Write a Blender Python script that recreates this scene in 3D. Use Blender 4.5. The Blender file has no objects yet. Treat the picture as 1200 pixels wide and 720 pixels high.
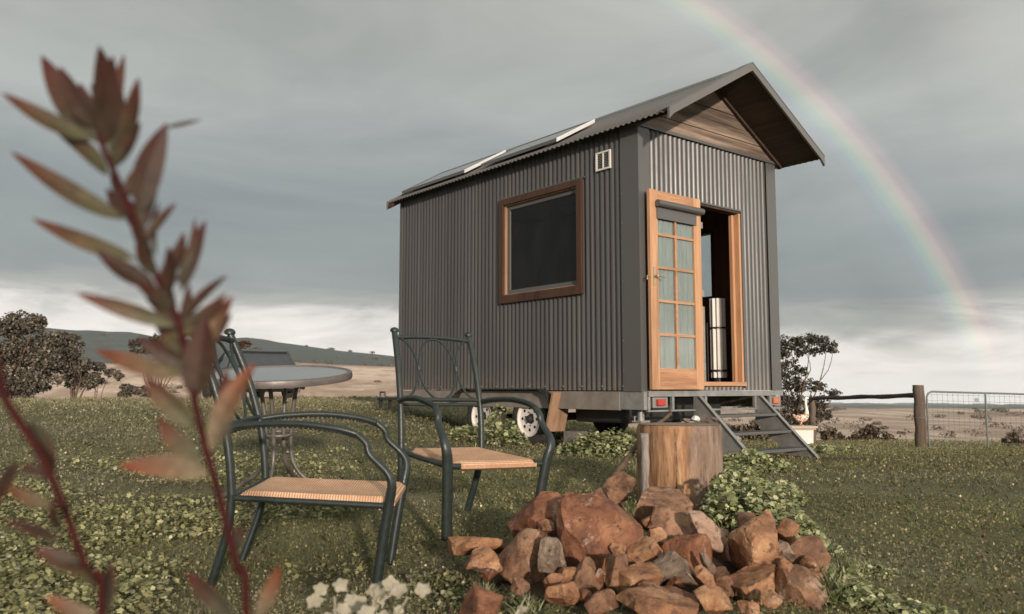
import bpy, math, random
import numpy as np
from mathutils import Vector, Matrix, noise as mnoise
R = math.radians
rng = np.random.default_rng(7)
random.seed(7)
SC = bpy.context.scene
COL = SC.collection

# ------------------------------------------------------------------ camera numbers (used to turn photo measurements into real places)
F_PX, PITCH, CAM_Z = 980.0, R(5.54), 0.72
CP, SP = math.cos(PITCH), math.sin(PITCH)
def at(px, py, d):
    """the point at depth d (metres in front of the viewpoint) seen at this place of the photograph"""
    v = 360 - py
    f = F_PX * CP - v * SP
    return Vector(((px - 600) / f * d, d, CAM_Z + (F_PX * SP + v * CP) / f * d))
def sstep(a, b, x):
    t = np.clip((np.asarray(x, float) - a) / (b - a), 0, 1)
    return t * t * (3 - 2 * t)

# ------------------------------------------------------------------ terrain
DS = np.array([60., 120, 180, 370, 650, 800, 1400, 3000, 7000])
def terrain(x, y):
    x = np.asarray(x, float); y = np.asarray(y, float)
    d = np.hypot(x, y)
    yy = np.clip(y, -5, 26)
    base = -.05 + .10 * sstep(2.5, 9, yy)
    left = sstep(.5, -2.5, x) * .038 * np.clip(yy - 3.5, 0, 9.5)
    right = sstep(.8, 5, x) * (.13 * sstep(6, 9.5, yy) + .049 * np.clip(yy - 9.5, 0, 20))
    near = base + left - right
    near = near + .012 * np.sin(x * 2.1 + 1.3 * np.sin(y * 1.1)) * np.cos(y * 1.7 + .6 * x) + .006 * np.sin(x * 5.3 + y * 3.1)
    pile = .13 * np.exp(-((x - .52) / .5) ** 2 - ((y - 3.35) / .33) ** 2)
    near = near + pile
    # far profile, given by the elevation it reaches in each direction
    ax = 600 + 984.6 * np.tan(np.clip(np.arctan2(x, np.maximum(y, 1e-6)), -1.2, 1.2))
    ax = np.where(y > 0, ax, np.where(x < 0, -500, 1700))
    T = np.interp(ax, [-400, 0, 130, 300, 470, 600, 800, 960], [440, 428, 430, 423, 431, 440, 455, 478.5])
    RG = np.interp(ax, [-700, -100, 0, 100, 125, 150, 200, 250, 285, 310, 350, 400, 470, 600, 750, 900, 990],
                   [430, 396, 394, 398, 400, 399, 403, 406, 402, 403, 408, 414, 421, 432, 446, 464, 477])
    w = sstep(480, 950, ax)
    L = np.stack([510 + 0 * T, 520 + 0 * T, 510 + 0 * T, 478 + 0 * T, T, T + 2, RG, 462 + 0 * T, 462 + 0 * T])
    Rr = np.stack([k + 0 * T for k in (535., 528, 519, 492, 479.5, 478.5, 477, 474.5, 471)])
    Y = L * (1 - w) + Rr * w
    Z = CAM_Z + (455 - Y) / 984.6 * DS.reshape((-1,) + (1,) * x.ndim)
    ld = np.log(np.maximum(d, 26)); k26 = math.log(26.)
    xs = np.concatenate([[k26], np.log(DS)])
    zs = np.concatenate([near[None], Z])
    out = near.copy() if near.ndim else float(near)
    out = np.array(near, float)
    for i in range(len(xs) - 1):
        m = (ld > xs[i])
        t = np.clip((ld - xs[i]) / (xs[i + 1] - xs[i]), 0, 1)
        t = t * t * (3 - 2 * t) if i not in (3, ) else t
        out = np.where(m, zs[i] + (zs[i + 1] - zs[i]) * t, out)
    amp = np.clip((d - 120) / 400, 0, 1) * np.minimum(d, 3000) * .0016
    out = out + amp * (np.sin(x * .021 + 2 * np.sin(y * .013)) * .6 + np.sin(x * .053 - y * .031) * .3 + np.sin(y * .041 + x * .017) * .4) \
        + np.clip((d - 900) / 600, 0, 1) * 1.5 * np.sin(x * .03 + 1.5 * np.sin(x * .011))
    return out
def G(x, y): return float(terrain(np.array([x]), np.array([y]))[0])

# ------------------------------------------------------------------ materials
def lin(c):
    return tuple((v / 255 / 12.92) if v / 255 <= .04045 else ((v / 255 + .055) / 1.055) ** 2.4 for v in c)
class NT:
    def __init__(s, name):
        s.m = bpy.data.materials.new(name); s.m.use_nodes = True
        s.t = s.m.node_tree; s.b = s.t.nodes['Principled BSDF']; s.out = s.t.nodes['Material Output']
    def n(s, typ, **kw):
        nd = s.t.nodes.new(typ)
        for k, v in kw.items():
            if k.startswith('i_'):
                key = k[2:]
                key = int(key) if key.isdigit() else key.replace('_', ' ')
                nd.inputs[key].default_value = v
            else: setattr(nd, k, v)
        return nd
    def l(s, a, b): s.t.links.new(a, b)
    def coord(s, kind='Object', scale=(1, 1, 1), rot=(0, 0, 0)):
        tc = s.n('ShaderNodeTexCoord'); mp = s.n('ShaderNodeMapping')
        mp.inputs['Scale'].default_value = scale; mp.inputs['Rotation'].default_value = rot
        s.l(tc.outputs[kind], mp.inputs['Vector']); return mp.outputs['Vector']
    def noise(s, vec, scale, detail=5, rough=.6, dist=0):
        nd = s.n('ShaderNodeTexNoise'); nd.inputs['Scale'].default_value = scale; nd.inputs['Detail'].default_value = detail
        nd.inputs['Roughness'].default_value = rough; nd.inputs['Distortion'].default_value = dist
        s.l(vec, nd.inputs['Vector']); return nd.outputs['Fac']
    def ramp(s, fac, stops, interp='LINEAR'):
        nd = s.n('ShaderNodeValToRGB'); cr = nd.color_ramp; cr.interpolation = interp
        while len(cr.elements) < len(stops): cr.elements.new(.5)
        for e, (p, c) in zip(cr.elements, stops):
            e.position = p; e.color = (c[0], c[1], c[2], 1) if hasattr(c, '__len__') else (c, c, c, 1)
        s.l(fac, nd.inputs['Fac']); return nd.outputs['Color']
    def mix(s, a, b, fac, mode='MIX'):
        nd = s.n('ShaderNodeMix', data_type='RGBA', blend_type=mode)
        for sock, v in ((nd.inputs[0], fac), (nd.inputs[6], a), (nd.inputs[7], b)):
            if hasattr(v, 'is_output'): s.l(v, sock)
            elif hasattr(v, '__len__'): sock.default_value = (v[0], v[1], v[2], 1)
            else: sock.default_value = v if sock.type == 'VALUE' else (v, v, v, 1)
        return nd.outputs[2]
    def math(s, op, a, b=0.0, clamp=False):
        nd = s.n('ShaderNodeMath', operation=op, use_clamp=clamp)
        for i, v in enumerate((a, b)):
            if hasattr(v, 'is_output'): s.l(v, nd.inputs[i])
            else: nd.inputs[i].default_value = v
        return nd.outputs[0]
    def bump(s, h, strength=.3, dist=.01):
        nd = s.n('ShaderNodeBump'); nd.inputs['Strength'].default_value = strength; nd.inputs['Distance'].default_value = dist
        s.l(h, nd.inputs['Height']); s.l(nd.outputs['Normal'], s.b.inputs['Normal'])
    def set(s, col=None, rough=None, metal=None, spec=None):
        for key, v in (('Base Color', col), ('Roughness', rough), ('Metallic', metal), ('Specular IOR Level', spec)):
            if v is None: continue
            if hasattr(v, 'is_output'): s.l(v, s.b.inputs[key])
            elif hasattr(v, '__len__'): s.b.inputs[key].default_value = (v[0], v[1], v[2], 1)
            else: s.b.inputs[key].default_value = v
        return s

def mottled(name, c1, c2, scale=4, rough=.6, metal=0, stretch=(1, 1, 1), bump=.15, bdist=.004, spec=.4, rnd=0, kind='Object'):
    t = NT(name); v = t.coord(kind, stretch)
    n1 = t.noise(v, scale, 6, .65)
    col = t.ramp(n1, [(.3, c1), (.7, c2)])
    if rnd:
        oi = t.n('ShaderNodeObjectInfo')
        col = t.mix(col, t.ramp(oi.outputs['Random'], [(0, (1 - rnd,) * 3), (1, (1 + rnd,) * 3)]), 1.0, 'MULTIPLY')
    n2 = t.noise(v, scale * 6, 4, .6)
    t.set(col, t.ramp(n2, [(.3, max(rough - .12, .02)), (.7, min(rough + .12, 1))]), metal, spec)
    if bump: t.bump(n2, bump, bdist)
    return t.m

def wood(name, c1, c2, axis=2, scale=1.0, rough=.55, dark=None, bump=.3):
    t = NT(name)
    sc = [14 * scale] * 3; sc[axis] = .9 * scale
    v = t.coord('Object', tuple(sc))
    n1 = t.noise(v, 2.2, 8, .7, .6)
    col = t.ramp(n1, [(.3, c1), (.5, tuple((a + b) / 2 for a, b in zip(c1, c2))), (.68, c2)])
    v2 = t.coord('Object', tuple(a * .35 for a in sc))
    n2 = t.noise(v2, 1.3, 5, .7)
    d = dark or tuple(a * .45 for a in c1)
    col = t.mix(col, d, t.ramp(n2, [(.40, 0), (.60, .85)] if dark else [(.5, 0), (.72, .75)]))
    t.set(col, rough, 0, .35); t.bump(n1, bump, .003)
    return t.m

M = {}
def steel(name, c, rough=.45, metal=0, grime=(.10, .085, .07), gs=.55, ribs=False):
    t = NT(name); v = t.coord('Object', (1, 1, .35))
    n1 = t.noise(v, 1.6, 6, .7); n2 = t.noise(v, 22, 4, .6)
    col = t.mix(c, tuple(a * 1.22 for a in c), n1)
    col = t.mix(col, grime, t.ramp(n2, [(.52, 0), (.8, gs)]))
    if ribs:
        v3 = t.coord('Object', (13.123, 13.123, 0.0)); wn = t.n('ShaderNodeTexWhiteNoise', noise_dimensions='3D'); fl = t.n('ShaderNodeVectorMath', operation='FLOOR'); t.l(v3, fl.inputs[0]); t.l(fl.outputs[0], wn.inputs['Vector'])
        col = t.mix(col, t.ramp(wn.outputs['Value'], [(0, (.86, .85, .84)), (.8, (1.06, 1.06, 1.06)), (1, (1.35, 1.33, 1.3))]), 1.0, 'MULTIPLY')
        sz_ = t.n('ShaderNodeSeparateXYZ'); t.l(t.coord('Object'), sz_.inputs[0]); foot = t.math('MULTIPLY', t.ramp(sz_.outputs[2], [(.70, .55), (.98, 0)]), t.ramp(n2, [(.35, .2), (.65, 1)]))
        col = t.mix(col, (.16, .13, .105), foot)
    t.set(col, t.ramp(n1, [(.3, rough - .08), (.7, rough + .14)]), metal, .5)
    return t.m
M['cladding'] = steel('charcoal_corrugated_steel', (.072, .071, .072), .40, .3, (.10, .095, .088), .35, True)
M['flash'] = steel('charcoal_flashing', (.085, .083, .082), .4, .1, (.1, .09, .08), .2)
M['roof'] = steel('roof_steel', (.115, .108, .104), .42, .15, (.12, .1, .09), .25)
M['galv'] = mottled('galvanised_steel', (.20, .20, .195), (.32, .31, .30), 9, .48, .35, bump=.08)
M['chassis'] = mottled('dusty_chassis', (.17, .145, .125), (.27, .235, .205), 5, .6, .1, bump=.1)
M['black'] = mottled('black_steel', (.015, .015, .016), (.035, .033, .03), 8, .5)
M['alu'] = mottled('sunlit_aluminium_end', (.62, .61, .60), (.75, .74, .73), 6, .35, .3, bump=0)
M['panel'] = mottled('solar_glass', (.02, .022, .03), (.03, .033, .045), 6, .12, 0, bump=0, spec=.6)
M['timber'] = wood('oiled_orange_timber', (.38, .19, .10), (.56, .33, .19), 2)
M['timber_h'] = wood('oiled_orange_timber_rail', (.34, .165, .085), (.52, .29, .165), 0)
M['timber_y'] = wood('window_timber', (.06, .026, .014), (.11, .048, .026), 1)
M['timber_z'] = wood('window_timber_upright', (.045, .021, .012), (.085, .038, .021), 2)
M['reveal'] = wood('window_reveal_timber', (.24, .14, .085), (.36, .23, .15), 2)
M['gable'] = wood('weathered_boards', (.13, .088, .066), (.44, .33, .26), 0, .5, .75, (.035, .025, .02), .6)
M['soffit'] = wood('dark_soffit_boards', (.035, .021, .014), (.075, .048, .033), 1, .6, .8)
M['lining'] = wood('interior_boards', (.12, .05, .026), (.18, .085, .045), 2, .4, .6)
M['white'] = mottled('weathered_white_paint', (.60, .57, .53), (.72, .69, .65), 6, .55, bump=.1)
M['rim'] = mottled('white_wheel_rim', (.58, .52, .47), (.74, .69, .65), 12, .4, .0, bump=.05)
M['tyre'] = mottled('tyre_rubber', (.022, .02, .018), (.05, .044, .038), 12, .85, bump=.3)
M['red_lens'] = mottled('red_lens', (.36, .03, .02), (.44, .045, .03), 20, .25, bump=0)
M['amber_lens'] = mottled('amber_lens', (.42, .12, .05), (.5, .16, .07), 20, .3, bump=0)
M['curtain'] = mottled('lace_curtain', (.17, .19, .19), (.27, .29, .285), 5, .9, stretch=(8, 8, .6), bump=0)
M['brass'] = mottled('worn_brass', (.45, .36, .22), (.55, .47, .33), 20, .3, .8, bump=0)
M['green_tube'] = mottled('dark_green_powder_coat', (.013, .021, .020), (.028, .036, .034), 30, .42, .1, bump=.05, spec=.5)
M['grey_tube'] = mottled('grey_bronze_tube', (.11, .095, .088), (.17, .15, .14), 20, .42, .3, bump=.05)
M['cement'] = mottled('concrete_block', (.10, .09, .08), (.17, .15, .13), 14, .9)
M['post'] = wood('weathered_fence_timber', (.085, .06, .045), (.17, .13, .10), 2, .6, .9, None, .6)
M['rail'] = wood('weathered_fence_rail', (.055, .045, .035), (.11, .09, .07), 1, .6, .9, None, .5)
M['gate'] = mottled('gate_steel', (.13, .15, .14), (.2, .22, .21), 20, .5, .3, bump=0)
M['branch'] = mottled('brown_bark', (.075, .045, .03), (.16, .105, .07), 18, .85, bump=.5, bdist=.004)
M['car'] = mottled('grey_car_paint', (.05, .05, .053), (.075, .075, .08), 3, .35, .2, bump=0)
M['car_glass'] = mottled('dark_car_glass', (.03, .035, .04), (.04, .045, .05), 3, .08, 0, bump=0, spec=.8)
M['plate'] = mottled('white_plate', (.65, .65, .62), (.7, .7, .68), 3, .4, bump=0)

def glass(name, tint=(.8, .85, .83), refl=.35, rough=.03, dirt=.1):
    t = NT(name)
    t.t.nodes.remove(t.b)
    tr = t.n('ShaderNodeBsdfTransparent'); tr.inputs[0].default_value = (*tint, 1)
    gl = t.n('ShaderNodeBsdfGlossy'); gl.inputs['Roughness'].default_value = rough; gl.inputs[0].default_value = (.9, .92, .92, 1)
    fr = t.n('ShaderNodeFresnel'); fr.inputs['IOR'].default_value = 1.5
    mx = t.n('ShaderNodeMixShader')
    ge = t.n('ShaderNodeNewGeometry'); ff = t.math('SUBTRACT', 1.0, ge.outputs['Backfacing'])
    t.l(t.math('MULTIPLY', t.math('ADD', fr.outputs[0], refl, True), ff), mx.inputs[0])
    t.l(tr.outputs[0], mx.inputs[1]); t.l(gl.outputs[0], mx.inputs[2])
    df = t.n('ShaderNodeBsdfDiffuse'); df.inputs[0].default_value = (.4, .37, .33, 1)
    v = t.coord('Object', (1, 1, 1)); nz = t.noise(v, 3.5, 5, .6)
    m2 = t.n('ShaderNodeMixShader'); t.l(t.math('MULTIPLY', t.ramp(nz, [(.4, .3), (.75, 1)]), dirt), m2.inputs[0])
    t.l(mx.outputs[0], m2.inputs[1]); t.l(df.outputs[0], m2.inputs[2]); t.l(m2.outputs[0], t.out.inputs[0])
    return t.m
M['glass_window'] = glass('window_glass', (.7, .66, .62), -.015, .015, .02)
M['glass_door'] = glass('door_glass', (.93, .96, .95), .03, .02, .08)
M['glass_table'] = glass('frosted_table_glass', (.4, .45, .43), .25, .22, .35)

# woven seat
t = NT('woven_tan_rattan'); v = t.coord('Object')
wv = t.n('ShaderNodeTexWave', wave_type='BANDS', bands_direction='Y'); wv.inputs['Scale'].default_value = 30; wv.inputs['Distortion'].default_value = .6; wv.inputs['Detail'].default_value = 1
t.l(v, wv.inputs['Vector'])
wx = t.n('ShaderNodeTexWave', wave_type='BANDS', bands_direction='X'); wx.inputs['Scale'].default_value = 14; wx.inputs['Distortion'].default_value = .8; wx.inputs['Detail'].default_value = 1
t.l(v, wx.inputs['Vector'])
h = t.math('MULTIPLY', wv.outputs['Fac'], t.math('ADD', wx.outputs['Fac'], .6))
n1 = t.noise(v, 9, 5, .6); n2 = t.noise(v, 60, 3, .6)
col = t.ramp(n1, [(.3, (.60, .35, .205)), (.7, (.78, .50, .32))])
col = t.mix(col, (.30, .15, .085), t.ramp(h, [(.08, .75), (.6, 0)]))
col = t.mix(col, (.70, .50, .36), t.ramp(n2, [(.55, 0), (.8, .5)]))
t.set(col, .6, 0, .3); t.bump(h, .5, .003); M['weave'] = t.m

def rockmat(name, c1, c2, c3, pale=.3):
    t = NT(name); oi = t.n('ShaderNodeObjectInfo'); v0 = t.coord('Object')
    ad = t.n('ShaderNodeVectorMath', operation='ADD'); t.l(v0, ad.inputs[0])
    cb = t.n('ShaderNodeCombineXYZ'); r7 = t.math('MULTIPLY', oi.outputs['Random'], 37.0)
    t.l(r7, cb.inputs[0]); t.l(r7, cb.inputs[1]); t.l(cb.outputs[0], ad.inputs[1]); v = ad.outputs[0]
    n1 = t.noise(v, 9, 8, .68, .3); n2 = t.noise(v, 34, 6, .7); n3 = t.noise(v, 5, 6, .75, 1.2)
    col = t.ramp(n1, [(.28, c1), (.5, c2), (.72, c3)])
    col = t.mix(col, (.50, .38, .29), t.ramp(n3, [(.57, 0), (.64, pale)]))
    col = t.mix(col, (.045, .025, .018), t.ramp(n2, [(.33, .85), (.47, 0)]))
    t.set(col, t.ramp(n1, [(.3, .5), (.7, .82)]), 0, .4)
    t.bump(t.math('ADD', t.math('MULTIPLY', n1, 1.3), t.math('MULTIPLY', n2, .7)), .9, .014); return t.m
# small chips lie between the big rocks
ROCK = {'red': rockmat('ironstone_red', (.05, .018, .010), (.18, .070, .034), (.35, .165, .088), .6),
        'orange': rockmat('ironstone_orange', (.095, .039, .019), (.30, .145, .072), (.50, .30, .165), .5),
        'brown': rockmat('ironstone_brown', (.055, .027, .017), (.19, .095, .053), (.35, .20, .12), .4),
        'grey': rockmat('ironstone_grey', (.07, .045, .032), (.18, .125, .09), (.33, .25, .19), .5)}
M['rockface'] = rockmat('cleaved_pale_face', (.28, .17, .12), (.38, .25, .18), (.47, .33, .25), .2)

# attribute-coloured foliage
def leafmat(name, rough=.6, trans=.25, rgb=None):
    t = NT(name); a = t.n('ShaderNodeAttribute'); a.attribute_name = 'Col'
    c = a.outputs['Color']
    v = t.coord('Object'); nz = t.noise(v, 60, 2, .5)
    c = t.mix(c, (0, 0, 0), t.ramp(nz, [(.3, .22), (.6, 0)]))
    t.set(c, rough, 0, .3)
    tl = t.n('ShaderNodeBsdfTranslucent'); t.l(c, tl.inputs[0])
    mx = t.n('ShaderNodeMixShader'); mx.inputs[0].default_value = trans
    t.l(t.b.outputs[0], mx.inputs[1]); t.l(tl.outputs[0], mx.inputs[2]); t.l(mx.outputs[0], t.out.inputs[0])
    return t.m
M['leaf'] = leafmat('leaves'); M['leaf_far'] = leafmat('far_leaves', .8, .15)

# ------------------------------------------------------------------ mesh builder
class MB:
    def __init__(s): s.v = []; s.f = []; s.pc = []
    def add(s, vs, fs):
        s.pc.append((len(s.v), len(s.f))); o = len(s.v); s.v += [tuple(p) for p in vs]; s.f += [tuple(i + o for i in q) for q in fs]; return s
    def box(s, x0, x1, y0, y1, z0, z1, mat=None):
        vs = [Vector((x, y, z)) for x in (x0, x1) for y in (y0, y1) for z in (z0, z1)]
        if mat: vs = [mat @ p for p in vs]
        return s.add(vs, [(0, 1, 3, 2), (4, 6, 7, 5), (0, 4, 5, 1), (2, 3, 7, 6), (0, 2, 6, 4), (1, 5, 7, 3)])
    def tube(s, pts, rad, seg=10, scale=None, caps=True, closed=False):
        pts = [Vector(p) for p in pts]; n = len(pts)
        if not hasattr(rad, '__len__'): rad = [rad] * n
        vs = []; prev = None
        for i, p in enumerate(pts):
            if closed: d = (pts[(i + 1) % n] - pts[i - 1]).normalized()
            else: d = (pts[min(i + 1, n - 1)] - pts[max(i - 1, 0)]).normalized()
            if prev is None:
                a = Vector((0, 0, 1)) if abs(d.z) < .9 else Vector((1, 0, 0))
                u = d.cross(a).normalized()
            else:
                u = (prev - d * prev.dot(d)).normalized()
            prev = u; w = d.cross(u)
            for k in range(seg):
                t = 2 * math.pi * k / seg
                q = (u * math.cos(t) + w * math.sin(t)) * rad[i]
                if scale: q = Vector((q.x * scale[0], q.y * scale[1], q.z * scale[2]))
                vs.append(p + q)
        fs = []
        m = n if closed else n - 1
        for i in range(m):
            j = (i + 1) % n
            for k in range(seg):
                k2 = (k + 1) % seg
                fs.append((i * seg + k, i * seg + k2, j * seg + k2, j * seg + k))
        if caps and not closed:
            fs.append(tuple(reversed(range(seg)))); fs.append(tuple(range((n - 1) * seg, n * seg)))
        return s.add(vs, fs)
    def cyl(s, a, b, r, seg=20): return s.tube([a, b], r, seg)
    def lathe(s, prof, seg=32, mat=None):
        vs = []; n = len(prof)
        for r, z in prof:
            for k in range(seg):
                t = 2 * math.pi * k / seg; p = Vector((r * math.cos(t), r * math.sin(t), z))
                vs.append(mat @ p if mat else p)
        fs = [(i * seg + k, i * seg + (k + 1) % seg, (i + 1) * seg + (k + 1) % seg, (i + 1) * seg + k) for i in range(n - 1) for k in range(seg)]
        if prof[0][0] > 1e-6: fs.append(tuple(reversed(range(seg))))
        if prof[-1][0] > 1e-6: fs.append(tuple(range((n - 1) * seg, n * seg)))
        return s.add(vs, fs)
    def prism(s, poly, h0, h1, plane='xz'):
        def P(a, b, h): return {'xz': (a, h, b), 'yz': (h, a, b), 'xy': (a, b, h)}[plane]
        n = len(poly)
        vs = [P(a, b, h0) for a, b in poly] + [P(a, b, h1) for a, b in poly]
        return s.add(vs, [tuple(range(n)), tuple(reversed(range(n, 2 * n)))] + [(i, i + n, (i + 1) % n + n, (i + 1) % n) for i in range(n)])
    def build(s, name, mat, parent=None, smooth=False, bevel=0, loc=None, recalc=True):
        me = bpy.data.meshes.new(name); me.from_pydata(s.v, [], s.f); me.update()
        if recalc:
            import bmesh
            bm = bmesh.new(); bm.from_mesh(me); bmesh.ops.recalc_face_normals(bm, faces=bm.faces); bm.to_mesh(me); bm.free()
        me.materials.append(mat)
        if smooth: me.shade_smooth() if hasattr(me, 'shade_smooth') else None
        o = bpy.data.objects.new(name, me); COL.objects.link(o)
        if smooth:
            try: me.set_sharp_from_angle(angle=R(40))
            except Exception: pass
        if parent is not None: o.parent = parent
        if loc is not None: o.location = loc
        if bevel:
            b = o.modifiers.new('b', 'BEVEL'); b.width = bevel; b.segments = 2; b.limit_method = 'ANGLE'; b.angle_limit = R(35)
        return o
def build_each(mb, name, mat, parent, **kw):
    out = []; pc = mb.pc + [(len(mb.v), len(mb.f))]
    for (v0, f0), (v1, f1) in zip(pc, pc[1:]):
        q = MB(); q.v = mb.v[v0:v1]; q.f = [tuple(i - v0 for i in f) for f in mb.f[f0:f1]]; out.append(q.build(name, mat, parent, **kw))
    return out
def ring(mb, P, a0, a1, b0, b1, ca, cb0, cb1, h0, h1):
    """one connected mitred frame; P(a,b,h)"""
    o = [(a0, b0), (a1, b0), (a1, b1), (a0, b1)]; i = [(a0 + ca, b0 + cb0), (a1 - ca, b0 + cb0), (a1 - ca, b1 - cb1), (a0 + ca, b1 - cb1)]
    vs = [P(*q, h0) for q in o] + [P(*q, h0) for q in i] + [P(*q, h1) for q in o] + [P(*q, h1) for q in i]; fs = []
    for k in range(4):
        j = (k + 1) % 4; fs += [(k, j, 4 + j, 4 + k), (8 + k, 12 + k, 12 + j, 8 + j), (k, 8 + k, 8 + j, j), (4 + k, 4 + j, 12 + j, 12 + k)]
    return mb.add(vs, fs)
def smoothpath(pts, n=6, closed=False):
    P = [Vector(p) for p in pts]; out = []; N = len(P)
    rngi = range(N if closed else N - 1)
    for i in rngi:
        g = (lambda k: P[k % N]) if closed else (lambda k: P[min(max(k, 0), N - 1)])
        p0, p1, p2, p3 = g(i - 1), g(i), g(i + 1), g(i + 2)
        for j in range(n):
            t = j / n
            out.append(.5 * ((2 * p1) + (-p0 + p2) * t + (2 * p0 - 5 * p1 + 4 * p2 - p3) * t * t + (-p0 + 3 * p1 - 3 * p2 + p3) * t ** 3))
    if not closed: out.append(P[-1])
    return out
def empty(name, loc=(0, 0, 0), rot=(0, 0, 0)):
    o = bpy.data.objects.new(name, None); o.location = loc; o.rotation_euler = rot; o.empty_display_size = .2
    COL.objects.link(o); return o
def tag(o, label, cat, group=None, kind=None):
    if label: o['label'] = label
    if cat: o['category'] = cat
    if group: o['group'] = group
    if kind: o['kind'] = kind
    return o
def npmesh(name, V, sizes, mat, col=None, parent=None, smooth=False):
    """V (n,3) laid out face after face; sizes = verts per face (int or array)"""
    n = len(V)
    if np.isscalar(sizes): tot = np.full(n // sizes, sizes, np.int32)
    else: tot = np.asarray(sizes, np.int32)
    me = bpy.data.meshes.new(name)
    me.vertices.add(n); me.vertices.foreach_set('co', np.ascontiguousarray(V, np.float32).ravel())
    me.loops.add(n); me.loops.foreach_set('vertex_index', np.arange(n, dtype=np.int32))
    me.polygons.add(len(tot)); st = np.concatenate([[0], np.cumsum(tot)[:-1]]).astype(np.int32)
    me.polygons.foreach_set('loop_start', st)
    me.update(calc_edges=True)
    if col is not None:
        a = me.color_attributes.new('Col', 'FLOAT_COLOR', 'POINT')
        c = np.ones((n, 4), np.float32); c[:, :3] = col; a.data.foreach_set('color', c.ravel())
    me.materials.append(mat)
    if smooth: me.polygons.foreach_set('use_smooth', np.ones(len(tot), bool))
    me.validate()
    o = bpy.data.objects.new(name, me); COL.objects.link(o)
    if parent is not None: o.parent = parent
    return o

# ------------------------------------------------------------------ ground sheet
az = np.concatenate([np.arange(-50, 50.01, .33), np.arange(54, 310, 4.)]) * math.pi / 180
rad = np.concatenate([[.05], np.geomspace(.5, 7000, 190)])
A, Rd = np.meshgrid(az, rad)
X, Y = Rd * np.sin(A), Rd * np.cos(A); Z = terrain(X, Y)
na, nr = len(az), len(rad)
idx = np.arange(na * nr).reshape(nr, na)
q = np.stack([idx[:-1], np.roll(idx, -1, 1)[:-1], np.roll(idx, -1, 1)[1:], idx[1:]], -1).reshape(-1, 4)
me = bpy.data.meshes.new('ground')
me.from_pydata(np.stack([X, Y, Z], -1).reshape(-1, 3).tolist(), [], q.tolist())
me.update()
D = Rd.reshape(-1); xx = X.reshape(-1); yy = Y.reshape(-1)
axp = 600 + 984.6 * np.tan(np.clip(np.arctan2(xx, np.maximum(yy, 1e-6)), -1.2, 1.2))
wr = sstep(480, 950, axp)
tan_ = sstep(30, 60, D)
ridge = sstep(640, 780, D) * (1 - wr) + sstep(900, 1800, D) * wr
a1 = me.attributes.new('tan', 'FLOAT', 'POINT'); a1.data.foreach_set('value', tan_.astype(np.float32))
a3 = me.attributes.new('soil', 'FLOAT', 'POINT'); a3.data.foreach_set('value', np.maximum(1 - sstep(.7, 1.3, ((xx - .55) / .66) ** 2 + ((yy - 3.32) / .36) ** 2), .8 * (1 - sstep(.5, 1.3, ((xx - 3.25) / .8) ** 2 + ((yy - 9.2) / .5) ** 2))).astype(np.float32))
a2 = me.attributes.new('ridge', 'FLOAT', 'POINT'); a2.data.foreach_set('value', ridge.astype(np.float32))
me.polygons.foreach_set('use_smooth', np.ones(len(me.polygons), bool))
t = NT('turf_paddock_and_ranges'); v = t.coord('Object')
g1 = t.noise(v, .9, 6, .65); g2 = t.noise(v, 7, 6, .7); g3 = t.noise(v, 55, 4, .7)
grass = t.ramp(g1, [(.3, (.105, .110, .058)), (.5, (.145, .142, .078)), (.7, (.21, .195, .115))])
grass = t.mix(grass, (.085, .065, .042), t.ramp(g2, [(.55, 0), (.72, .7)]))
grass = t.mix(grass, (.17, .145, .085), t.ramp(g3, [(.56, 0), (.75, .7)]))
f1 = t.noise(t.coord('Object', (.006, .02, .05)), 1.0, 8, .7, 1.0)
f2 = t.noise(t.coord('Object', (.05, .09, .1)), 1.0, 7, .7)
tanc = t.ramp(f1, [(.3, (.40, .29, .225)), (.5, (.62, .47, .375)), (.7, (.78, .64, .53))])
tanc = t.mix(tanc, (.17, .125, .085), t.ramp(f2, [(.52, 0), (.66, .7)]))
f4 = t.noise(t.coord('Object', (.016, .0045, .02), (0, 0, .5)), 1.0, 8, .72, .8)
tanc = t.mix(tanc, (.34, .24, .18), t.ramp(f4, [(.47, 0), (.56, .8)])); tanc = t.mix(tanc, (.17, .14, .105), t.ramp(f4, [(.61, 0), (.67, .6)]))
rg = t.ramp(f2, [(.3, (.060, .075, .072)), (.7, (.12, .135, .12))])
rg = t.mix(rg, (.24, .22, .19), t.ramp(f1, [(.62, 0), (.72, .45)]))
ta = t.n('ShaderNodeAttribute'); ta.attribute_name = 'tan'; ra = t.n('ShaderNodeAttribute'); ra.attribute_name = 'ridge'
sa = t.n('ShaderNodeAttribute'); sa.attribute_name = 'soil'; grass = t.mix(grass, (.06, .035, .022), sa.outputs['Fac'])
c = t.mix(grass, tanc, ta.outputs['Fac']); c = t.mix(c, rg, ra.outputs['Fac'])
t.set(c, .95, 0, .15); t.bump(t.math('ADD', g2, g3), .6, .03)
me.materials.append(t.m)
ground = bpy.data.objects.new('ground', me); COL.objects.link(ground); tag(ground, 'grassy hilltop falling to tan paddocks and distant ranges', None, kind='structure')

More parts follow.
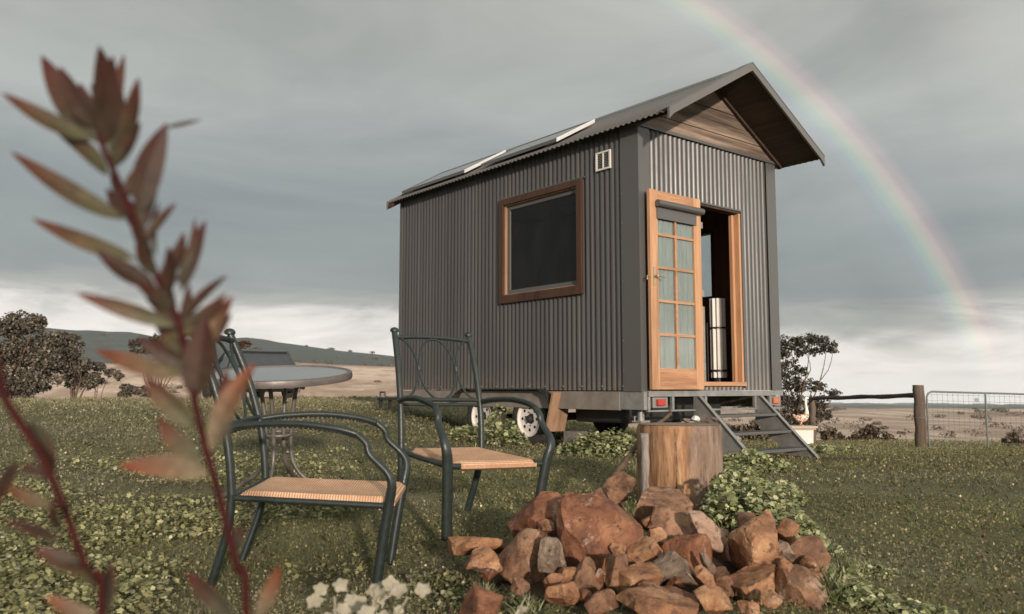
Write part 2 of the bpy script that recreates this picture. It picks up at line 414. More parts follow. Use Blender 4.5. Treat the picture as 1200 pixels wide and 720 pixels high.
# ------------------------------------------------------------------ leaf generators
def frames(n, tilt=1.0):
    """random orthonormal frames; tilt scales how far normals lean from vertical"""
    th = rng.uniform(0, 2 * math.pi, n); ph = np.abs(rng.normal(0, tilt, n)).clip(0, 1.5)
    N = np.stack([np.sin(ph) * np.cos(th), np.sin(ph) * np.sin(th), np.cos(ph)], -1)
    a = rng.normal(size=(n, 3)); U = np.cross(N, a); U /= np.linalg.norm(U, axis=1)[:, None] + 1e-9
    return U, np.cross(N, U), N
def discs(P, size, sides=6, tilt=.6, cup=.15, lobes=0):
    """little rounded leaves at P: one ngon each"""
    n = len(P); U, W, N = frames(n, tilt); out = np.empty((n, sides, 3))
    for k in range(sides):
        a = 2 * math.pi * k / sides
        r = size * (1 if not lobes else (1.0 if k % 2 else .72))
        out[:, k] = P + (U * (math.cos(a)) + W * math.sin(a)) * r[:, None] + N * (cup * math.cos(2 * a) * size)[:, None]
    return out.reshape(-1, 3)
def blades(P, h, w, lean=.5):
    """bent grass blades: 5-vertex polygons"""
    n = len(P); th = rng.uniform(0, 2 * math.pi, n); ln = rng.uniform(.1, lean, n)
    dx, dy = np.cos(th), np.sin(th); ph = rng.uniform(0, math.pi, n); sx, sy = np.cos(ph), np.sin(ph)
    def pt(t, s):
        return P + np.stack([dx * ln * h * t * t + sx * w * s, dy * ln * h * t * t + sy * w * s, h * t * (1 - .25 * ln * t)], -1)
    return np.stack([pt(0, -.5), pt(0, .5), pt(.55, .42), pt(1, 0), pt(.55, -.42)], 1).reshape(-1, 3)
def palette(n, cols, wts, jit=.18):
    cols = np.array(cols); wts = np.array(wts, float); k = rng.choice(len(cols), n, p=wts / wts.sum())
    c = cols[k] * (1 + rng.normal(0, jit, (n, 1))).clip(.5, 1.6)
    return c.clip(0, 1)
def patch(x, y, s):  # smooth patchiness field
    return .5 + .25 * (np.sin(x * s * 1.3 + 1.7 * np.sin(y * s)) + np.sin(y * s * 1.9 - 1.2 * np.sin(x * s * .8 + 2)))

# turf: short leaves and blades, thinning with distance
n = 330000
d = np.exp(rng.uniform(math.log(1.9), math.log(27), n)); a = R(1) * rng.uniform(-46, 46, n)
x = d * np.sin(a); y = d * np.cos(a); z = terrain(x, y)
sz = (.55 + .45 * rng.random(n)) * np.clip(.0062 * (d / 3) ** .62, .005, .03)
pt1 = patch(x, y, 1.6); pt2 = patch(x + 9, y - 4, 5.0)
inpile = (((x - .55) / .66) ** 2 + ((y - 3.32) / .36) ** 2 < 1) | ((x - 1.1) ** 2 + (y - 5.5) ** 2 < .27 ** 2)
sz = np.where(inpile, sz * .01, sz)
hgt = rng.random(n) ** 1.4 * (.018 + .035 * pt2) * (1 + d * .02)
P = np.stack([x, y, z + hgt], -1)
ctop = palette(n, [(.092, .112, .050), (.070, .088, .040), (.14, .14, .080), (.20, .185, .125), (.055, .066, .034), (.32, .30, .25), (.085, .064, .045)], [32, 28, 15, 7, 13, 1.2, 5])
ctop = ctop * np.array([2.12, 1.76, 1.55]) * (.82 + .40 * pt1)[:, None]
barep = sstep(.30, .12, patch(x * .8 + 5, y * 2.0, 1.1))[:, None]
ctop = ctop * (1 - barep * np.array([.35, .45, .5]))
mc = ctop.mean(0, keepdims=True); fd = (.15 + .5 * sstep(5, 15, d))[:, None]; ctop = ctop * (1 - fd) + mc * fd * (ctop.mean(1, keepdims=True) / mc.mean()) ** .5
kill = (rng.random(n) < .55 * barep[:, 0]) | (((x - 3.25) / .8) ** 2 + ((y - 9.2) / .5) ** 2 < rng.random(n) * 1.2)
P[kill, 2] -= .06
straw = (sstep(.45, .8, patch(x - 3, y * 1.4, .9)) * .45 + .55 * sstep(0, -2.5, x) * sstep(4.5, 7, d) * (.4 + .6 * pt1)).clip(0, .85)[:, None]
ctop = ctop * (1 - straw) + straw * ctop.mean(1, keepdims=True) * np.array([1.55, 1.38, .95])
ctop *= (1 + .25 * sstep(9, 18, d))[:, None]
kd = rng.random(n) < .58
V1 = discs(P[kd], sz[kd], 5, .9, .2)
tf = npmesh('turf_leaves', V1, 5, M['leaf'], np.repeat(ctop[kd], 5, 0))
tag(tf, 'short clover and weed leaves matting the hilltop lawn', 'ground cover', kind='stuff')
b = ~kd; V2 = blades(P[b] - np.array([0, 0, .012]), sz[b] * rng.uniform(2.5, 5.5, b.sum()), sz[b] * .38, 1.1)
gb = npmesh('grass', V2, 5, M['leaf'], np.repeat(ctop[b], 5, 0))
tag(gb, 'short tufty grass blades growing through the lawn', 'grass', kind='stuff')
# broadleaf weeds on the left foreground
n = 60000
d = np.exp(rng.uniform(math.log(1.8), math.log(7.5), n)); a = R(1) * (-10 - 38 * rng.random(n) ** .9)
x = d * np.sin(a); y = d * np.cos(a)
keep = (patch(x * 1.0, y, 2.2) + .35 * patch(x, y, 6) + .04 * (-x)) > .55 + .07 * np.abs(y - 4) * 0 + .22 * rng.random(n) + .30 * sstep(-1.6, -.9, x)
x, y, d = x[keep], y[keep], d[keep]; n = len(x); z = terrain(x, y)
P = np.stack([x, y, z + .015 + .055 * rng.random(n) * (.5 + patch(x, y, 7))], -1)
s = rng.uniform(.0065, .0165, n)
cc = palette(n, [(.36, .345, .165), (.26, .26, .12), (.48, .45, .26), (.15, .15, .075), (.6, .54, .42)], [36, 28, 18, 12, 1.5])
bw = npmesh('broadleaf_weeds', discs(P, s, 10, .65, .14, lobes=1), 10, M['leaf'], np.repeat(cc, 10, 0))
tag(bw, 'light green broadleaf weeds carpeting the left foreground', 'weeds', kind='stuff')

def leafy_plant(label, cat, name, clumps, size, dens, cols, wts, group=None, lobed=True, stems=True, tilt=.7):
    """clumps: (px,py,d,radius_m,height_m) rounded leafy mounds; one thing"""
    c0 = at(clumps[0][0], clumps[0][1], clumps[0][2]); root = empty(name, (c0.x, c0.y, G(c0.x, c0.y)))
    tag(root, label, cat, group)
    Ps = []; sb = MB()
    for (px, py, d, r, h) in clumps:
        c = at(px, py, d); n = int(dens * r * r * 3.5)
        th = rng.uniform(0, 2 * math.pi, n); rr = np.sqrt(rng.random(n)) * r
        x = c.x + rr * np.cos(th); y = c.y + rr * np.sin(th); top = h * np.sqrt(np.clip(1 - (rr / r) ** 2, 0, 1)) * (.75 + .4 * patch(x, y, 14))
        z = terrain(x, y) + top * (1 - .55 * rng.random(n) ** 1.6)
        Ps.append(np.stack([x, y, z], -1))
        if stems:
            for k in range(int(8 + n / 25)):
                i = rng.integers(n); p = Vector((x[i], y[i], z[i])); q = Vector((c.x + (x[i] - c.x) * .3, c.y + (y[i] - c.y) * .3, G(c.x, c.y)))
                sb.tube([q, (q + p) / 2 + Vector((0, 0, .02)), p], .0016, 4)
    P = np.concatenate(Ps); n = len(P); P -= np.array(root.location)
    s = size * rng.uniform(.55, 1.15, n); k = 12 if lobed else 6
    npmesh('foliage', discs(P, s, k, tilt, .12, 1 if lobed else 0), k, M['leaf'], np.repeat(palette(n, cols, wts), k, 0), root)
    if stems:
        sb.v = [tuple(Vector(p) - root.location) for p in sb.v]; sb.build('stem', M['stemg'], root)
    return root
M['stemg'] = mottled('green_stem', (.10, .12, .05), (.16, .15, .08), 20, .6)
LG = [(.36, .38, .19), (.27, .30, .14), (.50, .50, .29), (.15, .17, .08), (.5, .47, .30)]; LW = [34, 26, 20, 14, 5]
leafy_plant('light green leafy mallow bush spreading beside the tree stump', 'plant', 'mallow_bush',
            [(866, 580, 4.7, .22, .27), (896, 590, 4.5, .22, .22), (872, 560, 5.2, .24, .26), (925, 612, 4.2, .17, .14), (948, 636, 3.9, .14, .08), (848, 600, 4.5, .12, .2), (905, 560, 5.4, .2, .15)],
            .021, 4200, LG, LW)
leafy_plant('leafy weed clump growing at the foot of the steel steps', 'plant', 'weed_clump', [(880, 530, 7.3, .28, .16), (905, 533, 7.2, .2, .10), (860, 545, 6.8, .2, .12)], .022, 2200, LG, LW)
leafy_plant('tall green weeds between the two white trailer wheels', 'plant', 'weed_clump', [(588, 508, 9.35, .22, .42), (575, 512, 9.3, .2, .30), (550, 510, 9.6, .25, .18), (600, 515, 9.2, .2, .2)], .026, 1700, LG, LW)
leafy_plant('green weeds under the side of the cabin, right of the wheels', 'plant', 'weed_clump', [(715, 517, 8.6, .34, .26), (690, 518, 8.7, .3, .22), (738, 518, 8.5, .22, .18), (668, 520, 8.7, .2, .12)], .024, 1900, LG, LW)
leafy_plant('low weeds around the base of the white planter box', 'plant', 'weed_clump', [(945, 527, 10.6, .35, .12), (975, 522, 11.5, .4, .10)], .03, 900, LG, LW, stems=False)
leafy_plant('pale green leafy weeds in the bottom right foreground beside the rocks', 'plant', 'weed_clump',
            [(1010, 696, 3.0, .14, .07), (1045, 708, 2.95, .14, .06), (985, 668, 3.3, .11, .07), (1085, 714, 2.9, .12, .04), (1018, 655, 3.5, .12, .035)], .013, 4600, LG, LW)
leafy_plant('olive weeds straggling between lawn and left end of rocks', 'plant', 'weed_clump', [(545, 690, 3.0, .15, .05), (510, 660, 3.3, .15, .05), (590, 700, 2.95, .15, .05)], .010, 5200,
            [(.2, .2, .09), (.14, .14, .065), (.36, .34, .2), (.09, .06, .05)], [4, 4, 2, 2], lobed=False)
def tuft(label, px, py, d, n, h):
    c = at(px, py, d); r = empty('grass_tuft', (c.x, c.y, G(c.x, c.y) - .01)); tag(r, label, 'grass tuft')
    P = rng.normal(0, .028, (n, 3)); P[:, 2] = 0
    npmesh('foliage', blades(P, h * rng.uniform(.5, 1.1, n), np.full(n, .006), 1.3), 5, M['leaf'],
           np.repeat(palette(n, [(.24, .27, .12), (.38, .37, .22), (.14, .16, .075), (.5, .46, .33)], [4, 3, 3, 1]), 5, 0), r)
tuft('spiky grass tuft in front of the left side of the rocks', 618, 712, 2.85, 150, .10)
tuft('long grass tuft against the right end of the rocks', 975, 700, 3.0, 150, .15)
tuft('short spiky grass tuft above the lone front rock', 570, 680, 3.1, 120, .07)
tuft('thin grass tuft right behind the long tuft at right', 992, 668, 3.3, 90, .14)

# ------------------------------------------------------------------ trees
def branchy(mb, a, b, r0, r1, bend=.12, seg=6):
    a = Vector(a); b = Vector(b); L = (b - a).length; pts = [a]
    for k in (1, 2, 3):
        pts.append(a.lerp(b, k / 4) + Vector(rng.normal(0, bend * L * .35, 3)))
    pts.append(b); sp = smoothpath(pts, 3)
    mb.tube(sp, [r0 + (r1 - r0) * i / (len(sp) - 1) for i in range(len(sp))], seg)
def tree(name, label, cat, base, clumps, d, leaf, dens, cols, wts, trunk_r, group=None, spread=None, sub=7, fill=8.0, grow=1.0):
    """clumps given as (px,py,rx_px,ry_px) at depth d"""
    mpp = d / 984.6; b = Vector(base); root = empty(name, b); tag(root, label, cat, group)
    tb = MB(); Vs = []; Cs = []
    fork = b + Vector((0, 0, 0)); cs = [(at(px, py, d) + Vector((0, rng.uniform(-1, 1) * (spread or 12) * mpp, 0)), rx * mpp * grow, ry * mpp * grow) for px, py, rx, ry in clumps]
    cen = sum((c[0] for c in cs), Vector()) / len(cs); fork = b.lerp(cen, .4) + Vector((0, 0, 0))
    branchy(tb, b - b, fork - b, trunk_r, trunk_r * .7, .1)
    for c, rx, rz in cs:
        branchy(tb, fork - b, c - b, trunk_r * .42, trunk_r * .08, .08)
        # sub-clumps give an uneven edge
        m = max(5, int(sub * 1.5 * (rx + rz) / (2 * 6 * mpp) / 2))
        k = int(fill * rx * rz / (leaf * leaf)); w = rng.normal(size=(k, 3)); w /= np.linalg.norm(w, axis=1)[:, None]; w *= (rng.random(k) ** .4)[:, None]
        Vs.append(np.array(c - b) + w * np.array([rx, (rx + rz) / 2, rz]) * .8); Cs.append(palette(k, cols, wts))
        for _ in range(m):
            u = rng.normal(size=3); u /= np.linalg.norm(u); u *= rng.random() ** .4
            q = np.array([u[0] * rx, u[1] * (rx + rz) / 2, u[2] * rz]) * .98; sr = (.16 + .24 * rng.random()) * (rx + rz) / 2
            k = int(dens * sr * sr / (leaf * leaf)) + 6
            w = rng.normal(size=(k, 3)); w /= np.linalg.norm(w, axis=1)[:, None]; w *= (rng.random(k) ** .45)[:, None]
            w[:, 2] *= .75
            Vs.append(np.array(c - b) + q + w * sr); Cs.append(palette(k, cols, wts) * rng.uniform(.75, 1.2))
    P = np.concatenate(Vs); C = np.concatenate(Cs); s = leaf * rng.uniform(.5, 1.1, len(P))
    npmesh('crown', discs(P, s, 5, 1.2, .2), 5, M['leaf_far'], np.repeat(C, 5, 0), root)
    tb.build('trunk', M['branch'], root, smooth=True)
    return root
TC = [(.14, .118, .092), (.105, .088, .068), (.19, .16, .125), (.075, .065, .05), (.25, .21, .165)]; TW = [3, 3, 2, 2, .8]
GC = [(.070, .062, .045), (.05, .046, .035), (.10, .085, .062), (.13, .11, .08)]; GW = [3, 3, 2, 1]
def gb_(px, d, dz=-.1):
    p = at(px, 455, d); return (p.x, p.y, G(p.x, p.y) + dz)
tree('bushy_tree', 'large bushy grey-green tree at the left edge, tallest on the horizon', 'tree', gb_(15, 33),
     [(-22, 388, 28, 22), (15, 382, 26, 18), (45, 380, 17, 15), (62, 398, 15, 13), (18, 412, 36, 24), (56, 424, 24, 20), (-22, 432, 36, 28), (36, 448, 36, 18), (0, 455, 40, 16)],
     33, .056, 3.0, TC, TW, .16)
tree('bushy_tree', 'rounded bushy tree right of the large tree, with sloping right side', 'tree', gb_(86, 34),
     [(80, 396, 12, 8), (86, 412, 17, 14), (98, 428, 13, 11), (86, 444, 20, 16), (78, 425, 14, 14), (106, 446, 12, 12)], 34, .054, 3.0, TC, TW, .12)
tree('small_tree', 'small open tree with bare leaning trunk beside the rounded bushy tree', 'tree', gb_(107, 35),
     [(114, 430, 11, 7), (125, 437, 9, 6), (108, 440, 8, 5), (120, 446, 8, 5)], 35, .045, 2.6, TC, TW, .05, sub=7)
tree('low_bush', 'low brown bush on the crest behind the foreground twig', 'bush', gb_(150, 32),
     [(150, 458, 14, 8), (168, 460, 12, 7), (140, 463, 8, 5), (143, 440, 7, 8), (180, 463, 10, 5)], 32, .075, 2.4, TC, TW, .04)
tree('flat_topped_tree', 'flat-topped dark tree far behind the foreground twig', 'tree', (at(180, 455, 70).x, 70, G(at(180, 455, 70).x, 70)),
     [(165, 402, 15, 6), (190, 400, 15, 7), (205, 408, 10, 6), (178, 410, 18, 6), (195, 418, 12, 6), (214, 416, 10, 6), (160, 412, 8, 4), (200, 430, 14, 8)], 70, .10, 2.6, GC, GW, .18, sub=7)
tree('small_tree', 'brown-topped tree showing just above the roof of the parked car', 'tree', (at(285, 455, 60).x, 60, G(at(285, 455, 60).x, 60)),
     [(280, 407, 9, 5), (290, 404, 9, 5), (300, 412, 9, 5), (275, 418, 14, 7), (295, 425, 16, 8), (285, 440, 16, 10)], 60, .13, 2.6, [(.14, .075, .05), (.09, .06, .045), (.07, .055, .04)], [3, 3, 2], .2, sub=5)
BC = [(.16, .11, .07), (.11, .08, .05), (.09, .085, .045), (.20, .15, .10)]; BW = [3, 3, 2, 1]
for i, (px, w, h, lb) in enumerate([(352, 15, 9, 'brown shrub on the crest just right of the table legs'), (372, 15, 8, 'second brown shrub from the table along the crest'),
                                    (392, 14, 6, 'middle brown shrub of the row between table and cabin'), (412, 13, 5, 'low brown shrub left of the chair back post'), (432, 12, 4, 'smallest brown shrub, nearest the cabin tow bar')]):
    dd = 30 - i * .3; g0 = gb_(px, dd)
    yb = 455 + (CAM_Z - g0[2] - .1) / dd * 984.6
    tree('brown_shrub', lb, 'shrub', g0, [(px - w * .4, yb - h * .6, w * .6, h * .65), (px + w * .4, yb - h * .5, w * .6, h * .55), (px, yb - h * .75, w * .5, h * .6)], dd, .07, 2.4, BC, BW, .03, group='brown shrubs along the crest', spread=6)
# right eucalypt standing on the slope beyond the fence
tree('gum_tree', 'dark gum tree with layered open canopy behind the cabin and fence', 'tree', (at(931, 455, 45).x, 45, G(at(931, 455, 45).x, 45) - .2),
     [(926, 402, 18, 9), (948, 399, 18, 9), (966, 406, 14, 8), (975, 411, 7, 4), (918, 414, 12, 9), (944, 412, 16, 6), (924, 430, 15, 10), (938, 436, 10, 6), (920, 447, 18, 11), (943, 452, 13, 9), (960, 453, 11, 7), (974, 460, 10, 5), (930, 470, 18, 11), (956, 472, 13, 8), (967, 486, 11, 8), (921, 488, 16, 11), (947, 490, 16, 11), (935, 505, 22, 10)],
     45, .060, 2.3, GC, GW, .13, sub=9, spread=10, fill=3.0, grow=1.15)
for px, py, w, h, d, lb in [(975, 510, 16, 11, 26, 'dark bush behind the thin left fence post'), (1020, 505, 14, 9, 26, 'dark bush below the wooden rail, taller and darker'), (1040, 513, 14, 6, 26, 'low straggly bush just left of the thick fence post'),
                            (1001, 513, 12, 6, 26, 'small low bush midway under the wooden rail'), (885, 503, 26, 13, 24, 'dark bush seen between the treads of the steel steps'), (840, 500, 24, 12, 25, 'dark bush seen under the doorway, left of the steps'), (1190, 517, 15, 10, 17.5, 'reddish-brown bush at the right edge behind the gate')]:
    g0 = gb_(px, d); 
    tree('dark_bush', lb, 'bush', g0, [(px - w * .45, py + 2, w * .6, h * .7), (px + w * .45, py + 3, w * .6, h * .6), (px, py - h * .3, w * .5, h * .7), (px, py + 8, w * .8, h * .7)], d, .065 if d > 20 else .045, 2.2,
         BC if d < 20 else [(.15, .11, .08), (.11, .085, .06), (.2, .15, .11)], BW if d < 20 else [3, 3, 1], .03, spread=5)

# scattered far scrub (a mass nobody could count)
Vs = []; Cs = []
for _ in range(520):
    d = math.exp(rng.uniform(math.log(240), math.log(1300))); a = R(rng.uniform(-36, 36)); x = d * math.sin(a); y = d * math.cos(a)
    if patch(np.array([x * .01]), np.array([y * .01]), 1.7)[0] < .35 + .35 * rng.random(): continue
    r = rng.uniform(.6, 1.9) * (1 + d / 700); k = 60
    w = rng.normal(size=(k, 3)); w /= np.linalg.norm(w, axis=1)[:, None]; w *= (rng.random(k) ** .4)[:, None] * r; w[:, 2] *= .6; w[:, 0] *= rng.uniform(1, 2.2)
    Vs.append(w + np.array([x, y, G(x, y) + r * .35])); Cs.append(palette(k, [(.13, .105, .075), (.18, .14, .10)], [1, 1]))
P = np.concatenate(Vs); C = np.concatenate(Cs)
o = npmesh('scrub', discs(P, .0006 * np.hypot(P[:, 0], P[:, 1]) + .12, 5, 1.2, .2), 5, M['leaf_far'], np.repeat(C, 5, 0)); tag(o, 'dark scrub dotted over the far tan paddocks and hills', 'scrub', kind='stuff')

# ------------------------------------------------------------------ the cabin on its trailer (local x across the front, y back along the side)
W, L, ZB, ZT = 2.43, 4.67, .695, 3.50
HP = Vector((1.308, 8.500, 0)); HR = R(39)
house = empty('tiny_house', HP, (0, 0, HR))
tag(house, 'tiny charcoal corrugated steel cabin on a trailer with timber glass door open', 'tiny house')
def hl(x, y, z): return HP + Matrix.Rotation(HR, 3, 'Z') @ Vector((x, y, z))
PITCHW, AMP = .0762, .0100
def corrugated(mb, a0, a1, z0, z1, holes, P, sub=8):
    """P(a, z, off) -> point; off is outward"""
    st = [a0 + i * PITCHW / sub for i in range(int((a1 - a0) / PITCHW * sub) + 1)] + [a1]
    for h in holes: st += [h[0], h[1]]
    st = sorted(set(round(s_, 5) for s_ in st))
    for s0, s1 in zip(st, st[1:]):
        if s1 - s0 < 1e-4: continue
        mid = (s0 + s1) / 2; iv = [(z0, z1)]
        for h in holes:
            if h[0] < mid < h[1]:
                nv = []
                for b, c in iv:
                    if h[2] > b: nv.append((b, min(c, h[2])))
                    if h[3] < c: nv.append((max(b, h[3]), c))
                iv = nv
        o0 = AMP * math.cos(2 * math.pi * (s0 - a0) / PITCHW); o1 = AMP * math.cos(2 * math.pi * (s1 - a0) / PITCHW)
        for b, c in iv:
            mb.add([P(s0, b, o0), P(s1, b, o1), P(s1, c, o1), P(s0, c, o0)], [(0, 1, 2, 3)])
def weld(o):
    import bmesh
    bm = bmesh.new(); bm.from_mesh(o.data); bmesh.ops.remove_doubles(bm, verts=bm.verts, dist=1e-4)
    for f in bm.faces: f.smooth = True
    bm.to_mesh(o.data); bm.free(); return o
WIN = (.90, 2.20, 1.84, 2.96); RW = (.86, 1.75, 1.86, 2.75); DO = (.95, 1.72, .745, 2.755)
m = MB(); corrugated(m, .235, L - .02, ZB, ZT, [WIN], lambda a, z, o: (-o, a, z)); sd = weld(m.build('side_wall', M['cladding'], house, recalc=False))
m = MB(); corrugated(m, .155, W - .17, ZB, 3.47, [DO], lambda a, z, o: (a, -o, z)); weld(m.build('front_wall', M['cladding'], house, recalc=False))
m = MB(); corrugated(m, .1, L - .02, ZB, ZT, [RW], lambda a, z, o: (W + o, a, z), 4); weld(m.build('side_wall', M['cladding'], house, recalc=False))
m = MB(); corrugated(m, .02, W - .02, ZB, 3.47, [], lambda a, z, o: (a, L + o, z), 4)
m.add([(0, L, 3.47), (W, L, 3.47), (W / 2, L, 4.17)], [(0, 1, 2)]); weld(m.build('rear_wall', M['cladding'], house, recalc=False))
m = MB()
m.prism([(-.014, .24), (-.014, -.016), (.16, -.016), (.16, -.010), (-.006, -.010), (-.006, .24)], ZB - .01, ZT - .02, 'xy')
m.build('corner_trim', M['flash'], house)
m = MB(); m.prism([(W + .014, .12), (W + .014, -.016), (W - .175, -.016), (W - .175, -.010), (W + .006, -.010), (W + .006, .12)], ZB - .01, ZT - .02, 'xy')
m.build('corner_trim', M['flash'], house)
m = MB(); m.box(-.013, .03, L - .05, L + .014, ZB, ZT); m.build('corner_trim', M['flash'], house)
# screws on the trims and the foot of the walls
m = MB()
for z in np.arange(.9, 3.4, .31): m.cyl((-.020, .222, z), (-.008, .222, z), .006, 6); m.cyl((.148, -.022, z), (.148, -.010, z), .006, 6)
for k in range(0, 28, 2): m.cyl((-.022, .235 + k * 2 * PITCHW, .74), (-.004, .235 + k * 2 * PITCHW, .74), .007, 6)
m.build('screws', M['galv'], house)
# gable boards
SL, RZ, XC = .571, 4.22, W / 2
def rz(x, off=0): return RZ - SL * abs(x - XC) + off
m = MB(); z = 3.475; k = 0
while z < 4.13:
    z1 = min(z + .138, 4.15); under = -.03
    def xl(zz): return XC - (RZ + under - zz) / SL
    a, b = max(xl(z), -.02), max(xl(z1 - .006), -.02); off = -.018 - .006 * (k % 2)
    m.prism([(a, z), (2 * XC - a, z), (2 * XC - b, z1 - .006), (b, z1 - .006)], off, .01, 'xz'); z = z1 + .001; k += 1
m.build('gable_boards', M['gable'], house)
m = MB(); m.box(-.02, W + .02, -.034, -.012, 3.440, 3.472); m.build('gable_trim', M['flash'], house)
for s_ in (-1, 1):
    m = MB(); e = XC + s_ * 1.33
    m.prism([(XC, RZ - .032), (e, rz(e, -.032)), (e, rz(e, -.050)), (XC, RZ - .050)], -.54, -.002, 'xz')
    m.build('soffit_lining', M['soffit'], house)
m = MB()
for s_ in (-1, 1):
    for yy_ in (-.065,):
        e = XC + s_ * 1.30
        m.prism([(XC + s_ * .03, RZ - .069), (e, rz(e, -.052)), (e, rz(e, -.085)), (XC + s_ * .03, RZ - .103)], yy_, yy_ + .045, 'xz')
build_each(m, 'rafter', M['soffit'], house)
# roof
roof = None
HWR = 1.385
for s_ in (-1, 1):
    m = MB(); nrm = Vector((s_ * SL, 0, 1)).normalized(); ys = np.arange(-.555, 4.76, PITCHW / 6)
    for i in range(len(ys) - 1):
        q = []
        for yv in (ys[i], ys[i + 1]):
            o = nrm * (AMP * math.cos(2 * math.pi * yv / PITCHW))
            q.append([Vector((XC + s_ * r_, yv, RZ - SL * r_)) + o for r_ in (0, HWR)])
        m.add([q[0][0], q[0][1], q[1][1], q[1][0]], [(0, 1, 2, 3)])
    ro = weld(m.build('roof', M['roof'], house, recalc=False)); sol = ro.modifiers.new('t', 'SOLIDIFY'); sol.thickness = .0012; sol.offset = 0
    roof = roof or ro
m = MB(); m.prism([(XC - .14, rz(XC - .14, .014)), (XC, RZ + .024), (XC + .14, rz(XC + .14, .014)), (XC + .14, rz(XC + .14, .008)), (XC, RZ + .016), (XC - .14, rz(XC - .14, .008))], -.56, 4.77, 'xz')
m.build('ridge_cap', M['roof'], house)
for s_ in (-1, 1):
    e = XC + s_ * 1.395; x_ = XC + s_ * .0005
    m = MB(); m.prism([(x_, RZ + .030), (e, rz(e, .030)), (e, rz(e, -.085)), (XC + s_ * 1.33, rz(XC + s_ * 1.33, -.058)), (x_, RZ - .058)], -.585, -.558, 'xz')
    bb_ = m.build('barge_board', M['roof'], house)
    m = MB(); m.prism([(x_, RZ + .036), (e, rz(e, .036)), (e, rz(e, .0305)), (x_, RZ + .0305)], -.589, -.45, 'xz'); m.build('capping', M['roof'], bb_)
    m = MB(); m.prism([(x_, RZ + .030), (e, rz(e, .030)), (e, rz(e, -.095)), (x_, RZ - .095)], 4.77, 4.79, 'xz'); m.build('barge_board', M['roof'], house)
m = MB(); m.prism([(-.17, 3.355), (-.12, 3.40), (-.12, 3.43), (-.17, 3.41)], 4.66, 4.79, 'xz'); m.build('eave_bracket', M['timber_z'], house)
# solar panels on the near slope
for y0, y1, x0, x1 in ((1.25, 2.72, .0, .62), (3.08, 4.66, .0, .70)):
    h0, h1 = .045, .085; zz = lambda x, h: rz(x, h)
    m = MB(); ring(m, lambda a_, b_, h: (a_, b_, zz(a_, h)), x0, x1, y0 + .012, y1, .03, .035, .035, h0, h1)
    fr = m.build('solar_panel', M['flash'], house)
    m = MB(); m.prism([(x0, zz(x0, h0 - .004)), (x1, zz(x1, h0 - .004)), (x1, zz(x1, h1 + .002)), (x0, zz(x0, h1 + .002))], y0, y0 + .0115, 'xz'); m.build('sunlit_end', M['alu'], fr)  # light put into colour: frame's sunlit end bright alloy, its other sides charcoal
    m = MB(); m.prism([(x0 + .031, zz(x0 + .031, h0 + .01)), (x1 - .031, zz(x1 - .031, h0 + .01)), (x1 - .031, zz(x1 - .031, h1 - .006)), (x0 + .031, zz(x0 + .031, h1 - .006))], y0 + .037, y1 - .037, 'xz')
    g = m.build('solar_cells', M['panel'], fr)
    m = MB()
    for yv in (y0 + .25, y1 - .25): m.prism([(x0 + .05, zz(x0 + .05, .008)), (x1 - .05, zz(x1 - .05, .008)), (x1 - .05, zz(x1 - .05, h0 - .001)), (x0 + .05, zz(x0 + .05, h0 - .001))], yv, yv + .035, 'xz')
    build_each(m, 'panel_rail', M['galv'], fr)
# side window
wf = MB(); y0, y1, z0, z1 = .815, 2.29, 1.75, 3.046; cw = .082
ring(wf, lambda a, b, h: (h, a, b), y0, y1, z0, z1, cw, .10, .075, -.042, -.010)
win = wf.build('window', M['timber_z'], house, bevel=.003); tag(win, 'square timber framed side window with dark glass', None)
m = MB(); a, b, c, d_ = y0 + cw, y1 - cw, z0 + .10, z1 - .075
ring(m, lambda a_, b_, h: (h, a_, b_), a - .012, b + .012, c - .012, d_ + .012, .024, .024, .024, -.014, .085)
m.build('reveal', M['reveal'], win)
m = MB(); a2, b2, c2, d2 = a + .012, b - .014, c + .014, d_ - .012; fw_ = .05
ring(m, lambda a_, b_, h: (h, a_, b_), a2, b2, c2, d2, fw_, fw_, fw_, .02, .055)
m.build('sash', M['flash'], win, bevel=.003)
m = MB(); m.box(.036, .040, a2 + fw_ - .005, b2 - fw_ + .005, c2 + fw_ - .005, d2 - fw_ + .005); m.build('pane', M['glass_window'], win)
m = MB(); m.box(-.02, .0, y0 - .03, y1 + .03, z1 + .001, z1 + .02); m.build('drip_flashing', M['flash'], win)
# white vent
m = MB(); va, vb, vc, vd = .375, .592, 3.07, 3.275
ring(m, lambda a_, b_, h: (h, a_, b_), va, vb, vc, vd, .018, .018, .018, -.030, -.008)
vt = m.build('vent', M['white'], house)
m = MB()
for i in range(9):
    zv = vc + .022 + i * .0185; m.prism([(-.024, zv), (-.012, zv + .012), (-.011, zv + .010), (-.023, zv - .002)], va + .018, vb - .018, 'xz')
m.build('louvre', M['galv'], vt)
m = MB(); m.box(-.011, -.008, va + .01, vb - .01, vc + .01, vd - .01); m.build('vent_back', M['black'], vt); m = MB(); m.box(-.029, -.009, (va + vb) / 2 - .006, (va + vb) / 2 + .006, vc + .016, vd - .016); m.build('mullion', M['white'], vt) if 1 else m.build('x', M['black'], vt)
